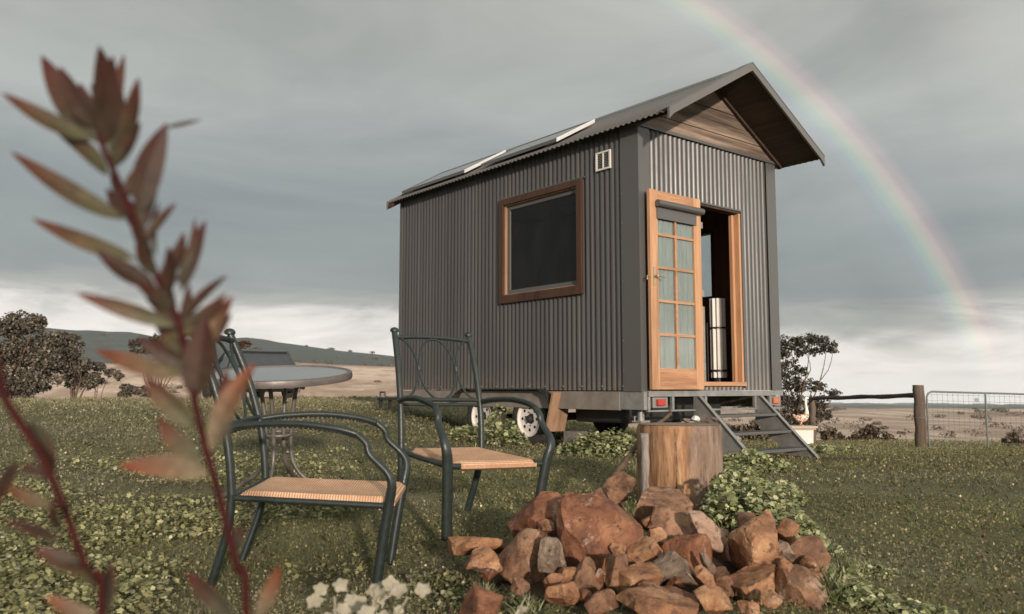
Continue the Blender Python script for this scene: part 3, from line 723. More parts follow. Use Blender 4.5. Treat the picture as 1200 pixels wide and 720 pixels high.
# interior lining
def wallholes(mb, a0, a1, z0, z1, hole, P):
    h = hole
    for b0, b1, c0, c1 in ((a0, h[0], z0, z1), (h[1], a1, z0, z1), (h[0], h[1], z0, h[2]), (h[0], h[1], h[3], z1)):
        mb.add([P(b0, c0), P(b1, c0), P(b1, c1), P(b0, c1)], [(0, 1, 2, 3)])
m = MB()
wallholes(m, .06, 4.6, .74, 3.40, WIN, lambda a, z: (.09, a, z)); wallholes(m, .06, 4.6, .74, 3.40, RW, lambda a, z: (2.35, a, z))
wallholes(m, .09, 2.35, .74, 3.40, DO, lambda a, z: (a, .06, z))
m.add([(.09, 4.6, .74), (2.35, 4.6, .74), (2.35, 4.6, 3.4), (.09, 4.6, 3.4)], [(0, 1, 2, 3)]); m.add([(.09, .06, 3.4), (2.35, .06, 3.4), (2.35, 4.6, 3.4), (.09, 4.6, 3.4)], [(0, 1, 2, 3)])
m.build('interior_lining', M['lining'], house, recalc=False)
m = MB(); m.box(.02, W - .02, .02, L - .02, .70, .742); m.build('floor', M['lining'], house)
# small far window seen through the doorway
m = MB(); a, b, c, d_ = RW
ring(m, lambda a_, b_, h: (h, a_, b_), a, b, c, d_, .035, .035, .035, 2.34, 2.45)
w2 = m.build('window', M['timber_z'], house); m = MB(); m.box(2.40, 2.404, a + .03, b - .03, c + .03, d_ - .03); m.build('pane', M['glass_door'], w2)
# door frame
m = MB(); a, b, c, d_ = DO
m.box(b - .035, b - .002, -.012, .12, c + .045, d_ - .02)
df = m.build('door_frame', M['timber'], house, bevel=.003)
m = MB(); m.box(a + .002, a + .035, -.012, .12, c + .045, d_ - .02); m.build('jamb', M['timber'], df, bevel=.003)
m = MB(); m.box(b - .075, b - .036, .055, .10, c + .045, d_ - .03); m.build('door_stop', M['timber'], df, bevel=.003)
m = MB(); m.box(a, b, -.045, .14, c - .002, c + .044); m.build('sill', M['timber_h'], df, bevel=.004)
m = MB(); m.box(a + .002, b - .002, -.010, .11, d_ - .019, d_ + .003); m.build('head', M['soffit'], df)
m = MB(); m.box(b + .001, b + .045, -.022, .02, c - .02, d_ + .02); m.box(a - .03, b + .0, -.024, .02, d_ + .004, d_ + .022); build_each(m, 'door_flashing', M['flash'], df)
# open door leaf folded flat against the front wall
x0, x1, zb, zt = .045, .865, .705, 2.765; yo, yi = -.112, -.070
st = .118; m = MB()
m.box(x0, x0 + st, yo, yi, zb, zt); m2_ = MB(); m2_.box(x1 - st, x1, yo, yi, zb, zt)
door = m.build('door', M['timber'], house, bevel=.004); tag(door, 'orange timber door with ten glass panes, folded open', None); m2_.build('stile', M['timber'], door, bevel=.003)
m = MB(); gz0, gz1 = zb + .215, zt - .115
m.box(x0 + st + .0005, x1 - st - .0005, yo + .002, yi - .002, zt - .115, zt - .001)
m.box(x0 + st + .0005, x1 - st - .0005, yo + .002, yi - .002, zb + .001, gz0); build_each(m, 'door_rail', M['timber_h'], door, bevel=.003)
m = MB(); gx0, gx1 = x0 + st, x1 - st; hz = (gz1 - gz0)
m.box((gx0 + gx1) / 2 - .014, (gx0 + gx1) / 2 + .014, yo + .006, yi - .006, gz0, gz1)
for k in range(1, 5):
    zz_ = gz0 + hz * k / 5
    m.box(gx0, (gx0 + gx1) / 2 - .0145, yo + .007, yi - .007, zz_ - .014, zz_ + .014); m.box((gx0 + gx1) / 2 + .0145, gx1, yo + .007, yi - .007, zz_ - .014, zz_ + .014)
m.build('glazing_bar', M['timber_h'], door, bevel=.003)
for ix in (0, 1):
    for k in range(5):
        m = MB(); xa = gx0 if ix == 0 else (gx0 + gx1) / 2 + .014; xb = (gx0 + gx1) / 2 - .014 if ix == 0 else gx1
        za = gz0 + hz * k / 5 + (.014 if k else 0); zc = gz0 + hz * (k + 1) / 5 - (.014 if k < 4 else 0)
        m.box(xa, xb, -.094, -.090, za, zc); m.build('pane', M['glass_door'], door)
m = MB(); N = 90; vs = []
for i in range(N + 1):
    xx_ = gx0 + (gx1 - gx0) * i / N; o = .0075 * math.sin(i * .75 + .9 * math.sin(i * .21)); vs.append((xx_, o))
for (xa, oa), (xb, ob) in zip(vs, vs[1:]): m.add([(xa, -.078 + oa, gz0), (xb, -.078 + ob, gz0), (xb, -.078 + ob, gz1), (xa, -.078 + oa, gz1)], [(0, 1, 2, 3)])
weld(m.build('curtain', M['curtain'], door, recalc=False))
m = MB(); m.cyl((x0 + st - .04, yo - .035, zt - .145), (x1 - .01, yo - .035, zt - .145), .036, 20); rb = m.build('roller_blind', M['black_fabric'] if 'black_fabric' in M else M['flash'], door, smooth=True)
m = MB(); m.box(gx0 - .02, gx1 + .03, yo - .014, yo - .008, zt - .30, zt - .14); m.build('blind_cloth', M['flash'], rb)
m = MB(); zh = 1.86
m.box(x0 + .035, x0 + .065, yo - .008, yo - .0005, zh - .09, zh + .09); m.cyl((x0 + .05, yo - .05, zh), (x0 + .05, yo - .004, zh), .010, 10); m.tube([(x0 + .05, yo - .05, zh), (x0 + .10, yo - .055, zh - .003), (x0 + .16, yo - .045, zh - .012)], [.009, .008, .007], 10)
m.tube([(x0 + .02, yo + .02, zh), (x0 - .03, yo + .02, zh), (x0 - .035, yo + .02, zh - .04)], .007, 8)
m.build('handle', M['brass'], door, smooth=True)
m = MB()
for zz_ in (.95, 1.75, 2.5): m.cyl((x1 + .012, -.05, zz_ - .04), (x1 + .012, -.05, zz_ + .04), .010, 8); m.box(x1 + .012, DO[0] + .02, -.055, -.045, zz_ - .035, zz_ + .035)
build_each(m, 'hinge', M['galv'], door)
# trailer under the cabin
m = MB(); m.box(-.006, .034, .30, L, .49, .685); m.box(W - .034, W + .006, .06, L, .49, .685)
for yv in (1.3, 2.2, 3.2, 4.2): m.box(.04, W - .04, yv, yv + .06, .55, .64)
m.box(.04, W - .04, .5, 4.4, .645, .69)
ch = build_each(m, 'chassis_beam', M['chassis'], house, bevel=.004)
m = MB(); m.box(.06, W - .01, -.05, .0, .632, .692); m.box(.05, W - .06, -.045, -.01, .478, .497)
for xv in (.05, .42, .96, 1.86, W - .28): m.box(xv, xv + .035, -.046, -.011, .498, .631)
m.box(.0, .049, -.035, .30, .50, .685); build_each(m, 'rear_frame', M['galv'], house, bevel=.003)
m = MB(); m.box(.25, 1.9, .45, 1.25, .34, .63); m.build('water_tank', M['black'], house, bevel=.03)
for xa, mt in ((.165, 'red_lens'), (W - .235, 'amber_lens')):
    m = MB(); m.box(xa - .03, xa + .20, -.030, -.012, .520, .625); hb = m.build('tail_light', M['galv'], house)
    if mt == 'amber_lens': hb.data.materials[0] = M['galv']
    m = MB(); m.box(xa + .02, xa + .14, -.062, -.031, .540, .608); m.build('lens', M[mt], hb, bevel=.008)
m = MB(); m.cyl((.10, .10, G(*hl(.1, .1, 0).xy) - .02), (.10, .10, .52), .022, 12); m.box(.03, .17, .04, .16, .37, .39); m.cyl((.10, .10, .39), (.10, .10, .48), .035, 12); m.tube([(.02, .10, .43), (-.04, .06, .43), (-.04, .06, .38)], .008, 6)
m.box(.03, .17, .03, .17, -.0, .03); m.build('corner_jack', M['galv'], house, smooth=False)
# wheels
def wheel(x, y, side):
    o = MB(); mat = Matrix.Translation((x, y, .36)) @ Matrix.Rotation(R(90) * side, 4, 'Y')
    o.lathe([(.20, -.09), (.27, -.10), (.305, -.085), (.318, -.05), (.320, 0), (.318, .05), (.305, .085), (.27, .10), (.205, .085), (.195, .05)], 40, mat)
    w_ = o.build('wheel', M['tyre'], house, smooth=True)
    r_ = MB(); r_.lathe([(.0, .035), (.055, .04), (.065, .06), (.09, .068), (.170, .062), (.182, .066), (.195, .085), (.208, .088), (.208, .080), (.19, .02), (.19, -.08)], 40, mat)
    ri = r_.build('rim', M['rim'], w_, smooth=True)
    h = MB()
    for k in range(8):
        a_ = k * math.pi / 4; c_ = mat @ Vector((math.cos(a_) * .128, math.sin(a_) * .128, .060)); e_ = mat @ Vector((math.cos(a_) * .128, math.sin(a_) * .128, .0675)); h.cyl(c_, e_, .019, 12)
    for k in range(6):
        a_ = k * math.pi / 3 + .2; h.cyl(mat @ Vector((math.cos(a_) * .078, math.sin(a_) * .078, .05)), mat @ Vector((math.cos(a_) * .078, math.sin(a_) * .078, .072)), .009, 6)
    h.lathe([(.045, .04), (.045, .085), (.03, .10), (.0, .10)], 16, mat); h.build('hub_holes', M['black'], w_)
for yv in (1.79, 2.71):
    wheel(.10, yv, -1); wheel(W - .10, yv, 1)
m = MB(); m.cyl((.2, 1.79, .36), (W - .2, 1.79, .36), .03); m.cyl((.2, 2.71, .36), (W - .2, 2.71, .36), .03); build_each(m, 'axle', M['black'], house)
for xm, in ((0,), (1,)):
    xa, xb = ((-.10, .16) if xm == 0 else (W - .16, W + .10))
    prof = [(1.30, .55), (1.36, .66), (1.50, .715), (3.0, .715), (3.14, .66), (3.20, .55)]
    m = MB(); outer = prof; inner = [(a_ + (.012 if a_ < 2 else -.012), b_ - .012) for a_, b_ in reversed(prof)]
    m.prism(outer + inner, xa, xb if xm else .05, 'yz'); m.build('mudguard', M['black'], house)
m = MB(); mt_ = Matrix.Translation((-.10, 1.22, .66)) @ Matrix.Rotation(R(16), 4, 'X') @ Matrix.Rotation(R(0), 4, 'Y')
m.box(-.02, .26, -.02, .012, -.44, .02, mt_); m.build('mudflap', M['reveal'], house, bevel=.003)
# tow bar and front rack
m = MB()
for s_ in (-1, 1): m.tube([(XC + s_ * 1.0, L - .4, .58), (XC + s_ * .06, L + 1.25, .55)], .045, 4)
m.cyl((XC, L + 1.2, .55), (XC, L + 1.55, .56), .05); m.cyl((XC + .12, L + .95, .1), (XC + .12, L + .95, .75), .025)
m.build('tow_bar', M['black'], house)
m = MB(); m.box(.0, .95, L + .02, L + .62, .545, .585)
m.box(.02, .06, L + .56, L + .60, .42, .545); m.box(.02, .06, L + .30, L + .34, .42, .545)
m.tube([(.03, L + .45, .585), (.03, L + .45, .66), (.03, L + .58, .66), (.03, L + .58, .585)], .014, 6)
m.build('front_rack', M['black'], house)

# steel steps leaning on the doorway
st_ = empty('steps', hl(1.35, -.3, 0), (0, 0, HR)); tag(st_, 'grey steel steps with two side plates and three treads below the open doorway', 'steps')
top = Vector((0, -.05, .63)); bot = Vector((0, -.74, -.06)); o0 = Vector((1.35, -.3, 0))
for xv in (.80, 1.90):
    m = MB(); d_ = (bot - top).normalized(); nn = Vector((0, -d_.z, d_.y)); nn = Vector((0, d_.z, -d_.y)) * -1
    nn = Vector((0, -.707, .707)) * -1
    pr = [(top.y + .035, top.z), (top.y + .035, top.z - .30), (bot.y + .21, bot.z - .03), (bot.y - .06, bot.z - .03), (bot.y - .06, bot.z + .03), (top.y - .06, top.z + .0)]
    m.prism([(a_ - o0.y, b_) for a_, b_ in pr], xv - o0.x, xv + .008 - o0.x, 'yz')
    fl = [(top.y - .06, top.z), (bot.y - .06, bot.z + .03), (bot.y - .052, bot.z + .03 + .010), (top.y - .052, top.z + .010)]
    m.prism([(a_ - o0.y, b_) for a_, b_ in fl], xv - .022 - o0.x, xv + .03 - o0.x, 'yz')
    m.build('side_plate', M['galv'], st_)
for zt_, yv in ((.44, -.21), (.26, -.39), (.08, -.57)):
    m = MB(); m.box(.8085 - o0.x, 1.8995 - o0.x, yv - .10 - o0.y, yv + .10 - o0.y, zt_ - .03, zt_); m.build('tread', M['flash'], st_, bevel=.004)

# ribbed white roll inside the doorway
c = hl(1.80, .40, .742); rl = empty('ribbed_roll', c); tag(rl, 'white ribbed upright roll with black straps standing inside the doorway', 'roll')
m = MB(); seg = 120; vs = []
for z_ in (.10, 1.04):
    for k in range(seg):
        a_ = 2 * math.pi * k / seg; r_ = .084 + .011 * math.cos(a_ * 10); vs.append((r_ * math.cos(a_), r_ * math.sin(a_), z_))
m.add(vs, [(k, (k + 1) % seg, seg + (k + 1) % seg, seg + k) for k in range(seg)] + [tuple(range(seg, 2 * seg)), tuple(reversed(range(seg)))]); m.build('roll', M['white'], rl)
m = MB(); m.lathe([(.097, .17), (.099, .17), (.099, .195), (.097, .195)], 32); m.lathe([(.097, .68), (.099, .68), (.099, .70), (.097, .70)], 32); m.build('strap', M['black'], rl)
m = MB(); m.lathe([(.12, .0), (.12, .03), (.07, .05), (.06, .0999)], 24); m.cyl((-.13, 0, .0), (-.13, 0, .75), .01, 8); m.build('stand', M['black'], rl)
c = hl(1.66, .55, .742); gp = MB(); gp.box(-.05, .05, -.04, .04, 0, .95); g_ = gp.build('storage_box', M['chassis'], None, bevel=.01, loc=c); tag(g_, 'narrow dull grey upright box left of the ribbed roll in the doorway', 'box')
# concrete block by the wheel
m = MB(); m.box(-.10, .10, -.10, .10, -.05, .19); c = hl(.15, 1.13, 0); cb = m.build('concrete_block', M['cement'], None, bevel=.01, loc=(c.x, c.y, G(c.x, c.y))); cb.rotation_euler = (0, 0, HR + .2)
tag(cb, 'grey concrete block under the cabin just right of the wheels', 'block')

# ------------------------------------------------------------------ chairs (shape measured from the photograph)
def patio_chair(label, loc, rz_):
    r = empty('patio_chair', loc[:3], rz_); tag(r, label, 'chair', 'dark green patio chairs with woven seats')
    for s_ in (-1, 1):
        fs = smoothpath([(s_ * .280, .097, .592), (s_ * .284, .060, .560), (s_ * .288, .045, .520), (s_ * .293, -.020, .462), (s_ * .288, -.044, .415), (s_ * .272, -.037, .343), (s_ * .256, -.018, .18), (s_ * .240, 0, -.01)], 4)
        m = MB(); n_ = len(fs); m.tube(fs, [.0135 + .006 * min(1, max(0, (i / n_ - .35) / .3)) for i in range(n_)], 12, (1.35, 1, 1)); m.build('leg', M['green_tube'], r, smooth=True)
        rl_ = smoothpath([(s_ * .239, .564, .343), (s_ * .228, .575, .20), (s_ * .206, .632, -.01)], 5)
        m = MB(); m.tube(rl_, .016, 12, (1.25, 1, 1)); m.build('leg', M['green_tube'], r, smooth=True)
        ps = smoothpath([(s_ * .239, .564, .335), (s_ * .240, .578, .45), (s_ * .239, .607, .591), (s_ * .235, .672, .78), (s_ * .229, .755, .955)], 5)
        m = MB(); m.tube(ps, .0165, 12); m.lathe([(0, .02), (.016, .016), (.024, .006), (.024, -.004), (.015, -.01)], 16, Matrix.Translation((s_ * .229, .757, .962))); m.build('back_post', M['green_tube'], r, smooth=True)
        ar = smoothpath([(s_ * .245, .610, .590), (s_ * .262, .50, .610), (s_ * .280, .33, .622), (s_ * .286, .18, .612), (s_ * .281, .100, .594)], 6)
        m = MB(); m.tube(ar, .0125, 12)
        for i in range(1, 34):
            f_ = i / 34 * (len(ar) - 1); k = int(f_); p = ar[k].lerp(ar[min(k + 1, len(ar) - 1)], f_ - k)
            m.tube([p + Vector((0, -.005, -.013)), p + Vector((0, .005, -.013))], .0055, 6)
        m.build('armrest', M['green_tube'], r, smooth=True)
    # seat frame bars
    m = MB(); m.tube([(-.268, -.030, .328), (.268, -.030, .328)], .014, 10); m.tube([(-.236, .555, .330), (.236, .555, .330)], .012, 10)
    for s_ in (-1, 1): m.tube([(s_ * .262, -.025, .326), (s_ * .236, .56, .328)], .012, 10)
    build_each(m, 'seat_frame', M['green_tube'], r, smooth=True)
    # woven seat: sagging pad wrapped round the frame
    nx, ny = 26, 26; tv = []; bv = []
    for j in range(ny + 1):
        v_ = j / ny; yv = -.052 + v_ * .600; hw = .218 + (.205 - .218) * v_
        if v_ < .04 or v_ > .96: hw -= .012
        for i in range(nx + 1):
            u_ = i / nx * 2 - 1; e = max(abs(u_), abs(v_ * 2 - 1)); rnd = .017 * max(0, (e - .90) / .10) ** 2
            sag = .012 * (1 - u_ * u_) * (1 - (2 * v_ - 1) ** 2)
            tv.append((u_ * hw, yv, .352 - sag - rnd)); bv.append((u_ * hw, yv, .308 - sag * .6 + rnd * .6))
    m = MB(); S_ = (nx + 1); F_ = []
    for j in range(ny):
        for i in range(nx):
            a_ = j * S_ + i; F_.append((a_, a_ + 1, a_ + 1 + S_, a_ + S_)); o_ = len(tv); F_.append((o_ + a_, o_ + a_ + S_, o_ + a_ + 1 + S_, o_ + a_ + 1))
    o_ = len(tv); bd = [i for i in range(S_)] + [j * S_ + nx for j in range(1, ny + 1)] + [ny * S_ + i for i in range(nx - 1, -1, -1)] + [j * S_ for j in range(ny - 1, 0, -1)]
    for a_, b_ in zip(bd, bd[1:] + bd[:1]): F_.append((a_, b_, b_ + o_, a_ + o_))
    m.add(tv + bv, F_); m.build('seat', M['weave'], r, smooth=True)
    # backrest: two rails, an oval and two side arcs
    def bp(u_, z_):
        yv = np.interp(z_, [.591, .78, .955], [.607, .672, .755]); hw = np.interp(z_, [.591, .955], [.239, .229]); return Vector((u_ * hw, float(yv), z_))
    m = MB(); m.tube([bp(u_ / 6, .925 - .012 * abs(u_ / 6) ** 2 + .012) for u_ in range(-6, 7)], .0125, 10)
    m.tube([bp(u_ / 6, .598) for u_ in range(-6, 7)], .0115, 10); m.tube([bp(u_ / 6, .572) for u_ in range(-6, 7)], .009, 10)
    zc_, hz_ = (.925 + .60) / 2, (.925 - .60) / 2
    m.tube([bp(.47 * math.sin(t_ * 2 * math.pi / 40), zc_ + hz_ * math.cos(t_ * 2 * math.pi / 40)) for t_ in range(40)], .0065, 8, closed=True)
    for s_ in (-1, 1):
        m.tube([bp(s_ * (.97 - .47 * math.sin(math.pi * t_ / 24)), zc_ + hz_ * math.cos(math.pi * t_ / 24)) for t_ in range(25)], .0065, 8)
        m.cyl(bp(s_ * .485, zc_ - .012), bp(s_ * .485, zc_ + .012), .012, 8)
    m.build('backrest', M['green_tube'], r, smooth=True)
    return r
patio_chair('dark green metal armchair at left seen from the side, nearest to the table', (-.524, 3.50, -.040), (.045, -.035, 1.598))
patio_chair('dark green metal armchair at centre facing forward, beside the rock pile', (-.096, 4.063, .030), (.049, .02, .545))

# ------------------------------------------------------------------ round table
tb = empty('patio_table', (-1.353, 4.95, .06), (R(7.5), 0, 0)); tag(tb, 'round bistro table with frosted glass top on grey bent tube legs', 'table')
RT, HT = .42, .755
m = MB(); m.lathe([(RT - .03, HT - .040), (RT, HT - .038), (RT + .004, HT - .02), (RT, HT - .001), (RT - .006, HT + .002), (RT - .022, HT + .002), (RT - .026, HT - .004), (RT - .03, HT - .012), (RT - .03, HT - .040)], 72)
m.build('table_rim', M['grey_tube'], tb, smooth=True)
m = MB(); m.lathe([(0, HT - .010), (RT - .027, HT - .010), (RT - .027, HT - .004), (0, HT - .004)], 72); m.build('table_top', M['glass_table'], tb)
for k in range(4):
    a_ = R(-97 + 90 * k); ca, sa = math.cos(a_), math.sin(a_)
    pp = [(.17, HT - .03), (.115, HT - .075), (.09, HT - .20), (.075, .42), (.078, .27), (.13, .17), (.27, .07), (.43, -.03)]
    m = MB(); m.tube(smoothpath([(r_ * ca, r_ * sa, z_) for r_, z_ in pp], 5), .0125, 10); m.build('leg', M['grey_tube'], tb, smooth=True)
m = MB()
for z_, r_ in ((.40, .078), (HT - .046, .16)): m.tube([(r_ * math.cos(t_ * math.pi / 20), r_ * math.sin(t_ * math.pi / 20), z_) for t_ in range(40)], .010, 8, closed=True)
for a_ in (R(-52), R(38)): m.tube([(-.35 * math.cos(a_), -.35 * math.sin(a_), HT - .052), (.35 * math.cos(a_), .35 * math.sin(a_), HT - .052)], .010, 8)
m.build('stretcher', M['grey_tube'], tb, smooth=True)

# ------------------------------------------------------------------ car behind the table
cx_, cy_ = -6.37, 22.0; car = empty('parked_car', (cx_, cy_, G(cx_, cy_) + .0)); car.rotation_euler = (0, 0, R(34)); car.scale = (.95, .95, .9)
tag(car, 'grey hatchback car parked on the lawn behind the glass table', 'car')
# local: x across (right +), y forward, origin at rear centre
def loft(mb, secs):
    n = len(secs[0]); vs = [p for s_ in secs for p in s_]
    fs = [(i * n + k, i * n + (k + 1) % n, (i + 1) * n + (k + 1) % n, (i + 1) * n + k) for i in range(len(secs) - 1) for k in range(n)]
    fs += [tuple(range(n)), tuple(reversed(range((len(secs) - 1) * n, len(secs) * n)))]; mb.add(vs, fs)
def sec(y, zb_, zm, zt_, hw): return [(-hw * .92, y, zb_), (-hw, y, zb_ + .12), (-hw, y, zm), (-hw * .93, y, zt_), (hw * .93, y, zt_), (hw, y, zm), (hw, y, zb_ + .12), (hw * .92, y, zb_)]
m = MB(); loft(m, [sec(0, .34, .62, .90, .78), sec(.08, .26, .70, .94, .85), sec(.6, .22, .72, .95, .87), sec(2.8, .22, .72, .95, .87), sec(3.2, .22, .70, .93, .87), sec(4.0, .25, .62, .80, .84), sec(4.25, .32, .55, .68, .74)])
body = m.build('body', M['car'], car, smooth=True, bevel=.02)
m = MB(); loft(m, [[(-.78, .10, .93), (-.60, .42, 1.40), (.60, .42, 1.40), (.78, .10, .93)], [(-.80, .6, .945), (-.63, .7, 1.45), (.63, .7, 1.45), (.80, .6, .945)], [(-.80, 2.2, .945), (-.63, 1.9, 1.45), (.63, 1.9, 1.45), (.80, 2.2, .945)], [(-.78, 3.1, .92), (-.6, 2.2, 1.40), (.6, 2.2, 1.40), (.78, 3.1, .92)]])
m.build('window_glass', M['car_glass'], car)
m = MB(); loft(m, [[(-.62, .36, 1.405), (-.58, .38, 1.44), (.58, .38, 1.44), (.62, .36, 1.405)], [(-.66, .7, 1.452), (-.60, .7, 1.49), (.60, .7, 1.49), (.66, .7, 1.452)], [(-.66, 1.9, 1.452), (-.60, 1.9, 1.49), (.60, 1.9, 1.49), (.66, 1.9, 1.452)], [(-.62, 2.25, 1.40), (-.58, 2.2, 1.43), (.58, 2.2, 1.43), (.62, 2.25, 1.40)]])
for s_ in (-1, 1):
    m.tube([(s_ * .79, .12, .94), (s_ * .635, .44, 1.42)], .045, 6); m.tube([(s_ * .805, 1.35, .95), (s_ * .65, 1.35, 1.45)], .035, 6); m.tube([(s_ * .80, 3.0, .93), (s_ * .64, 2.15, 1.43)], .035, 6)
m.build('car_roof', M['car'], car)
m = MB(); m.box(-.80, .80, -.08, .10, .30, .52); m.build('bumper', M['car'], car, bevel=.03)
m = MB(); m.box(-.26, .26, -.012, .04, .62, .74); pl = m.build('number_plate', M['plate'], car)
m = MB()
for k in (-2.3, -1.4, -.5, .7, 1.6, 2.4): m.box(k * .085 - .022, k * .085 + .022, -.016, -.0125, .645, .715)
m.build('plate_characters', M['black'], pl)
for s_ in (-1, 1):
    m = MB(); m.box(s_ * .74 - .07, s_ * .74 + .07, -.02, .12, .66, .88); m.build('tail_lamp', M['red_lens'], car, bevel=.015)
    for yv in (.75, 3.35):
        m = MB(); m.lathe([(.2, -.09), (.29, -.09), (.31, -.05), (.31, .05), (.29, .09), (.2, .09)], 28, Matrix.Translation((s_ * .79, yv, .31)) @ Matrix.Rotation(R(90), 4, 'Y')); wh = m.build('wheel', M['tyre'], car, smooth=True)
        m = MB(); m.lathe([(0, .07), (.10, .08), (.2, .085), (.2, -.085), (.1, -.08), (0, -.07)], 24, Matrix.Translation((s_ * .79, yv, .31)) @ Matrix.Rotation(R(90), 4, 'Y')); m.build('rim', M['galv'], wh)

# ------------------------------------------------------------------ stump, branch, stones
def stump():
    c = at(797, 540, 5.5); gz = G(c.x, c.y); r = empty('tree_stump', (c.x, c.y, gz)); tag(r, 'wide sawn tree stump, orange and grey, standing behind the rock pile', 'stump')
    seg, rows = 96, 26; H_ = .50 - gz - .015; vs = []
    for j in range(rows):
        t_ = j / (rows - 1); z_ = -.08 + (H_ + .08) * t_
        for k in range(seg):
            a_ = 2 * math.pi * k / seg; p = Vector((math.cos(a_) * 1.6, math.sin(a_) * 1.6, z_ * .8))
            rr_ = .268 * (1 + .035 * (1 - t_) ** 2) + .016 * mnoise.noise(p * 1.5) + .010 * mnoise.noise(Vector((math.cos(a_) * 7, math.sin(a_) * 7, z_ * 1.2))) + .005 * mnoise.noise(Vector((math.cos(a_) * 22, math.sin(a_) * 22, z_ * 2.5)))
            if j == rows - 1: rr_ -= .008
            vs.append((rr_ * math.cos(a_), rr_ * math.sin(a_), z_))
    m = MB(); m.add(vs, [(i * seg + k, i * seg + (k + 1) % seg, (i + 1) * seg + (k + 1) % seg, (i + 1) * seg + k) for i in range(rows - 1) for k in range(seg)])
    t = NT('stump_timber'); v = t.coord('Object', (12, 12, 2.0)); v2 = t.coord('Object', (3, 3, 1.6)); sx = t.n('ShaderNodeSeparateXYZ'); t.l(t.coord('Object'), sx.inputs[0])
    n1 = t.noise(v, 1.6, 8, .7, .4); n2 = t.noise(v2, 1.4, 7, .7, .4); n3 = t.noise(t.coord('Object', (22, 22, 2.2)), 1.3, 5, .75)
    org = t.ramp(n1, [(.3, (.15, .07, .038)), (.5, (.33, .18, .098)), (.7, (.50, .32, .195))])
    gry = t.ramp(n1, [(.3, (.10, .072, .055)), (.5, (.20, .15, .12)), (.7, (.29, .23, .19))])
    f = t.math('ADD', t.math('MULTIPLY', sx.outputs[0], 2.2), t.math('MULTIPLY', t.math('SUBTRACT', n2, .50), 1.6)); f = t.ramp(f, [(0.0, 0), (.22, .85)])
    c_ = t.mix(org, gry, f); c_ = t.mix(c_, (.03, .018, .012), t.ramp(n3, [(.33, .85), (.43, 0)]))
    c_ = t.mix(c_, (.16, .07, .03), t.ramp(n2, [(.6, 0), (.75, .6)]))
    t.set(c_, .75, 0, .25); t.bump(t.math('ADD', n1, t.math('MULTIPLY', n3, .5)), .7, .012)
    m.build('stump', t.m, r, smooth=True)
    t = NT('stump_end_grain'); sx = t.n('ShaderNodeVectorMath', operation='LENGTH'); t.l(t.coord('Object'), sx.inputs[0]); wv = t.math('SINE', t.math('MULTIPLY', sx.outputs['Value'], 400)); n2 = t.noise(t.coord('Object'), 12, 5, .7)
    c_ = t.mix(t.ramp(n2, [(.3, (.2, .14, .10)), (.7, (.34, .25, .19))]), (.12, .08, .06), t.math('MULTIPLY', wv, .25)); t.set(c_, .85, 0, .2)
    m = MB(); top = [(math.cos(2 * math.pi * k / seg) * .262, math.sin(2 * math.pi * k / seg) * .262, H_ + .002) for k in range(seg)]; m.add([(0, 0, H_ + .006)] + top, [(0, 1 + k, 1 + (k + 1) % seg) for k in range(seg)]); m.build('cut_top', t.m, r)
    m = MB(); vs = []
    for j in range(18):
        t_ = j / 17; z_ = -.02 + (H_ - .03) * t_
        for k in range(5):
            a_ = R(199 + k * 4.2 + 3 * mnoise.noise(Vector((t_ * 4, k, 0)))); rr_ = .292 + .012 * math.sin(math.pi * k / 4) + .006 * mnoise.noise(Vector((t_ * 9, k * 2, 3))); vs.append((rr_ * math.cos(a_), rr_ * math.sin(a_), z_))
    m.add(vs, [(i * 5 + k, i * 5 + k + 1, (i + 1) * 5 + k + 1, (i + 1) * 5 + k) for i in range(17) for k in range(4)])
    b = m.build('bark_strip', mottled('pale_sapwood', (.16, .125, .10), (.50, .45, .41), 7, .85, stretch=(6, 6, .8), bump=1, bdist=.01), r, smooth=True); s2 = b.modifiers.new('s', 'SOLIDIFY'); s2.thickness = .022
    return c, gz
sc_, sgz = stump()
m = MB(); bpts = [at(786, 478, 7.3), at(784, 487, 6.9), at(768, 499, 6.3), at(750, 514, 5.9), at(741, 530, 5.6), at(722, 556, 5.0), at(707, 575, 4.6), at(694, 594, 4.2)]
sp = smoothpath(bpts, 6); sp = [p + Vector(rng.normal(0, .0035, 3)) for p in sp]; m.tube(sp, [.012 + .008 * i / len(sp) + .0015 * math.sin(i * 1.9) for i in range(len(sp))], 10)
bo = m.build('branch', M['branch'], None, smooth=True); tag(bo, 'thin bent brown branch arching from the trailer down to the rocks', 'branch')

